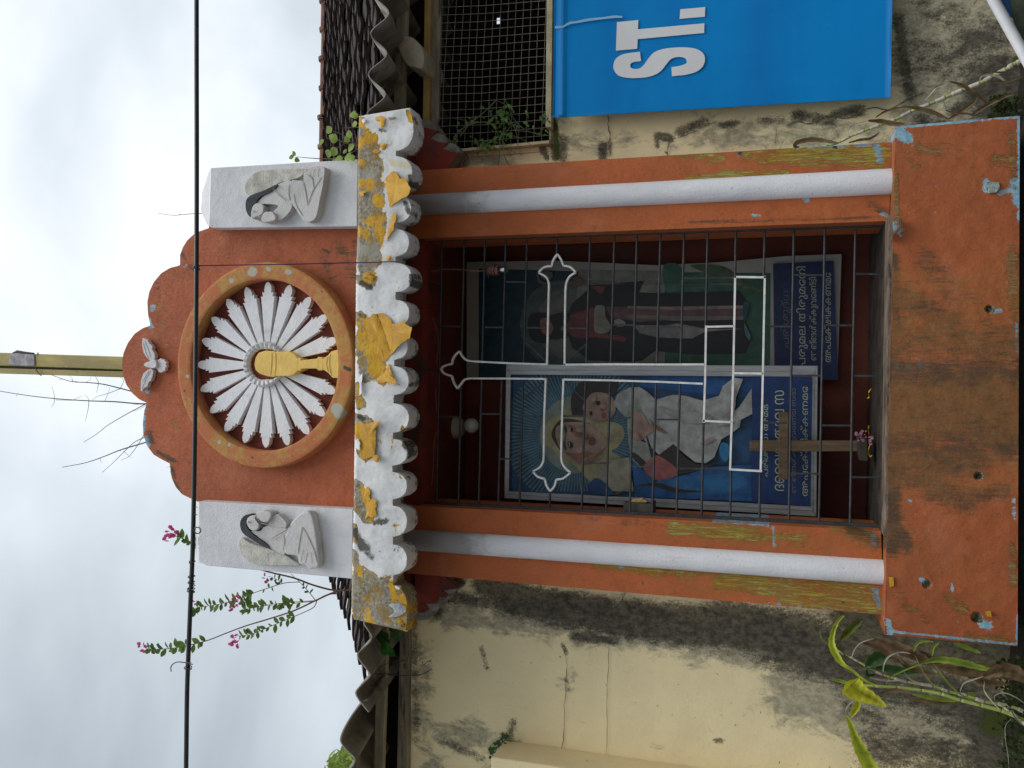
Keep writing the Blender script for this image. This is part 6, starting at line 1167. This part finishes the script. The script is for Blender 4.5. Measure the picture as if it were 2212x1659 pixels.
YG = leafm('lime_leaf', (.40, .48, .05)); OL = leafm('olive_leaf', (.11, .14, .025))
for pts, W, m_, D in ((((772, 695), (800, 730), (860, 780), (940, 820), (1020, 860), (1088, 905)), [4, 58, 46, 34, 22, 2], LEAFY, 2.98), (((858, 850), (850, 890), (830, 930), (800, 985)), 22, LEAFY, 2.99), (((835, 848), (790, 875), (755, 930), (762, 985)), 4, SHEATH, 2.99), (((760, 980), (800, 1060), (830, 1150), (870, 1240), (920, 1330), (980, 1450)), [6, 14, 20, 28, 34, 34], YG, 2.98),
                      (((1000, 730), (900, 680), (800, 600), (740, 560), (690, 500), (650, 420), (642, 360), (655, 290), (690, 210), (740, 160)), [5, 6, 7, 10, 17, 18, 15, 12, 8, 4], YG, 2.99), (((715, 355), (760, 310), (820, 250), (895, 190)), 26, OL, 3.1), (((705, 350), (715, 420), (750, 480), (830, 530)), 3.5, OL, 3.08), (((805, 505), (825, 440), (880, 380), (990, 345)), 4, SHEATH, 3.0), (((985, 345), (1080, 380), (1200, 430), (1300, 470), (1400, 520), (1480, 565)), 32, LEAFB, 3.02), (((900, 380), (1010, 410), (1130, 480), (1240, 560)), 20, LEAFB, 3.05),
                      (((1060, 620), (1070, 550), (1110, 490), (1200, 458), (1290, 470)), 5, SHEATH, 3.0), (((1270, 460), (1400, 485), (1560, 560), (1700, 620)), 24, LEAFB, 3.03), (((1000, 590), (1100, 590), (1220, 610), (1350, 620)), 22, LEAF3, 3.06), (((930, 590), (970, 530), (1040, 495), (1130, 500)), 34, LEAF3, 3.09), (((930, 600), (940, 650), (1000, 640)), 12, LEAF3, 3.08), (((1085, 720), (1110, 670), (1180, 630), (1300, 580), (1420, 540)), 5, LEAFG, 2.98), (((1400, 545), (1480, 520), (1600, 525), (1750, 555), (1880, 590), (2000, 612)), 20, LEAFG, 2.97),
                      (((1520, 570), (1640, 590), (1800, 600), (1960, 620), (2100, 640), (2300, 720)), 42, LEAFB, 3.0), (((1690, 775), (1720, 710), (1800, 680), (1900, 650)), 5, SHEATH, 2.97), (((1880, 655), (2000, 610), (2100, 610), (2212, 660), (2300, 700)), 40, LEAFB, 2.97), (((2010, 925), (1940, 850), (1885, 770), (1890, 690)), 3.5, SHEATH, 2.98), (((1310, 455), (1330, 400), (1380, 370), (1470, 372)), 8, LEAFG, 3.0), (((1460, 490), (1470, 420), (1520, 380)), 9, LEAFG, 3.0), (((1640, 385), (1740, 420), (1860, 465)), 12, LEAFG, 3.02),
                      (((1325, 490), (1370, 590), (1430, 680), (1540, 790)), 3.5, CANE, 3.0), (((1480, 560), (1550, 660), (1640, 760), (1760, 840), (1880, 900)), 4.5, LEAFG, 2.98), (((950, 660), (1020, 680), (1110, 690), (1200, 690)), 5, SHEATH, 3.02), (((1235, 625), (1260, 660), (1320, 700), (1470, 740)), 5, SHEATH, 3.0), (((1060, 795), (1110, 770), (1200, 770), (1290, 800)), 12, LEAFB, 3.02), (((1265, 835), (1400, 850), (1560, 870), (1680, 860)), 14, LEAFB, 3.05), (((1300, 800), (1450, 830), (1600, 850), (1700, 850)), 12, LEAFG, 3.04),
                      (((2110, 930), (2150, 1000), (2212, 1060)), 8, SHEATH, 2.97), (((1970, 850), (1975, 810), (2050, 790), (2150, 830), (2230, 890)), 3.5, SHEATH, 2.98), (((2110, 1000), (2060, 1060), (2060, 1180), (2080, 1300), (2090, 1450)), 2.5, SHEATH, 3.0), (((640, 680), (700, 690), (800, 715), (900, 720)), 9, LEAFG, 3.0), (((545, 280), (560, 350), (620, 405)), 4, LEAFG, 3.05), (((1750, 790), (1800, 800), (1820, 790)), 10, LEAFG, 3.03), (((1620, 620), (1780, 640), (1900, 700), (2100, 720)), 22, LEAFB, 3.05), (((1180, 500), (1260, 570), (1400, 610), (1500, 640)), 16, LEAFB, 3.07)):
    strapleaf(cl, k(Z7, *pts), W, D, m_ if m_ not in (SHEATH, CANE) else m_, .02)
# low weeds and moss along the foot of the wall: nobody could count them
g = G()
for _ in range(1500):
    if random.random() < .8: x, y = random.uniform(2150, 2240), random.uniform(1425, 1700)
    else: x, y = random.uniform(2140, 2200), random.uniform(205, 262)
    D = random.uniform(3.05, 3.40) if y > 1300 else random.uniform(3.3, 3.43); c = P(x, y, D)
    if y > 1300 and x < 2170 and random.random() < .75: continue
    a = random.uniform(0, 6.28); s = random.uniform(.007, .018); d = Vector((math.cos(a), random.uniform(-.6, .2), math.sin(a)))*s; u = Vector((-math.sin(a), .2, math.cos(a)))*s*.45
    g.add([c, c+d*.5+u, c+d, c+d*.5-u], [(0, 1, 2, 3)])
tag(g.build('ground_weeds', leafm('dull_weed', (.045, .065, .02)), recalc=False), 'low dark weeds along the foot of the wall', 'weeds', None, 'stuff')
print('objects', len(bpy.data.objects), 'tris', sum(len(m_.polygons)*2 for m_ in bpy.data.meshes))
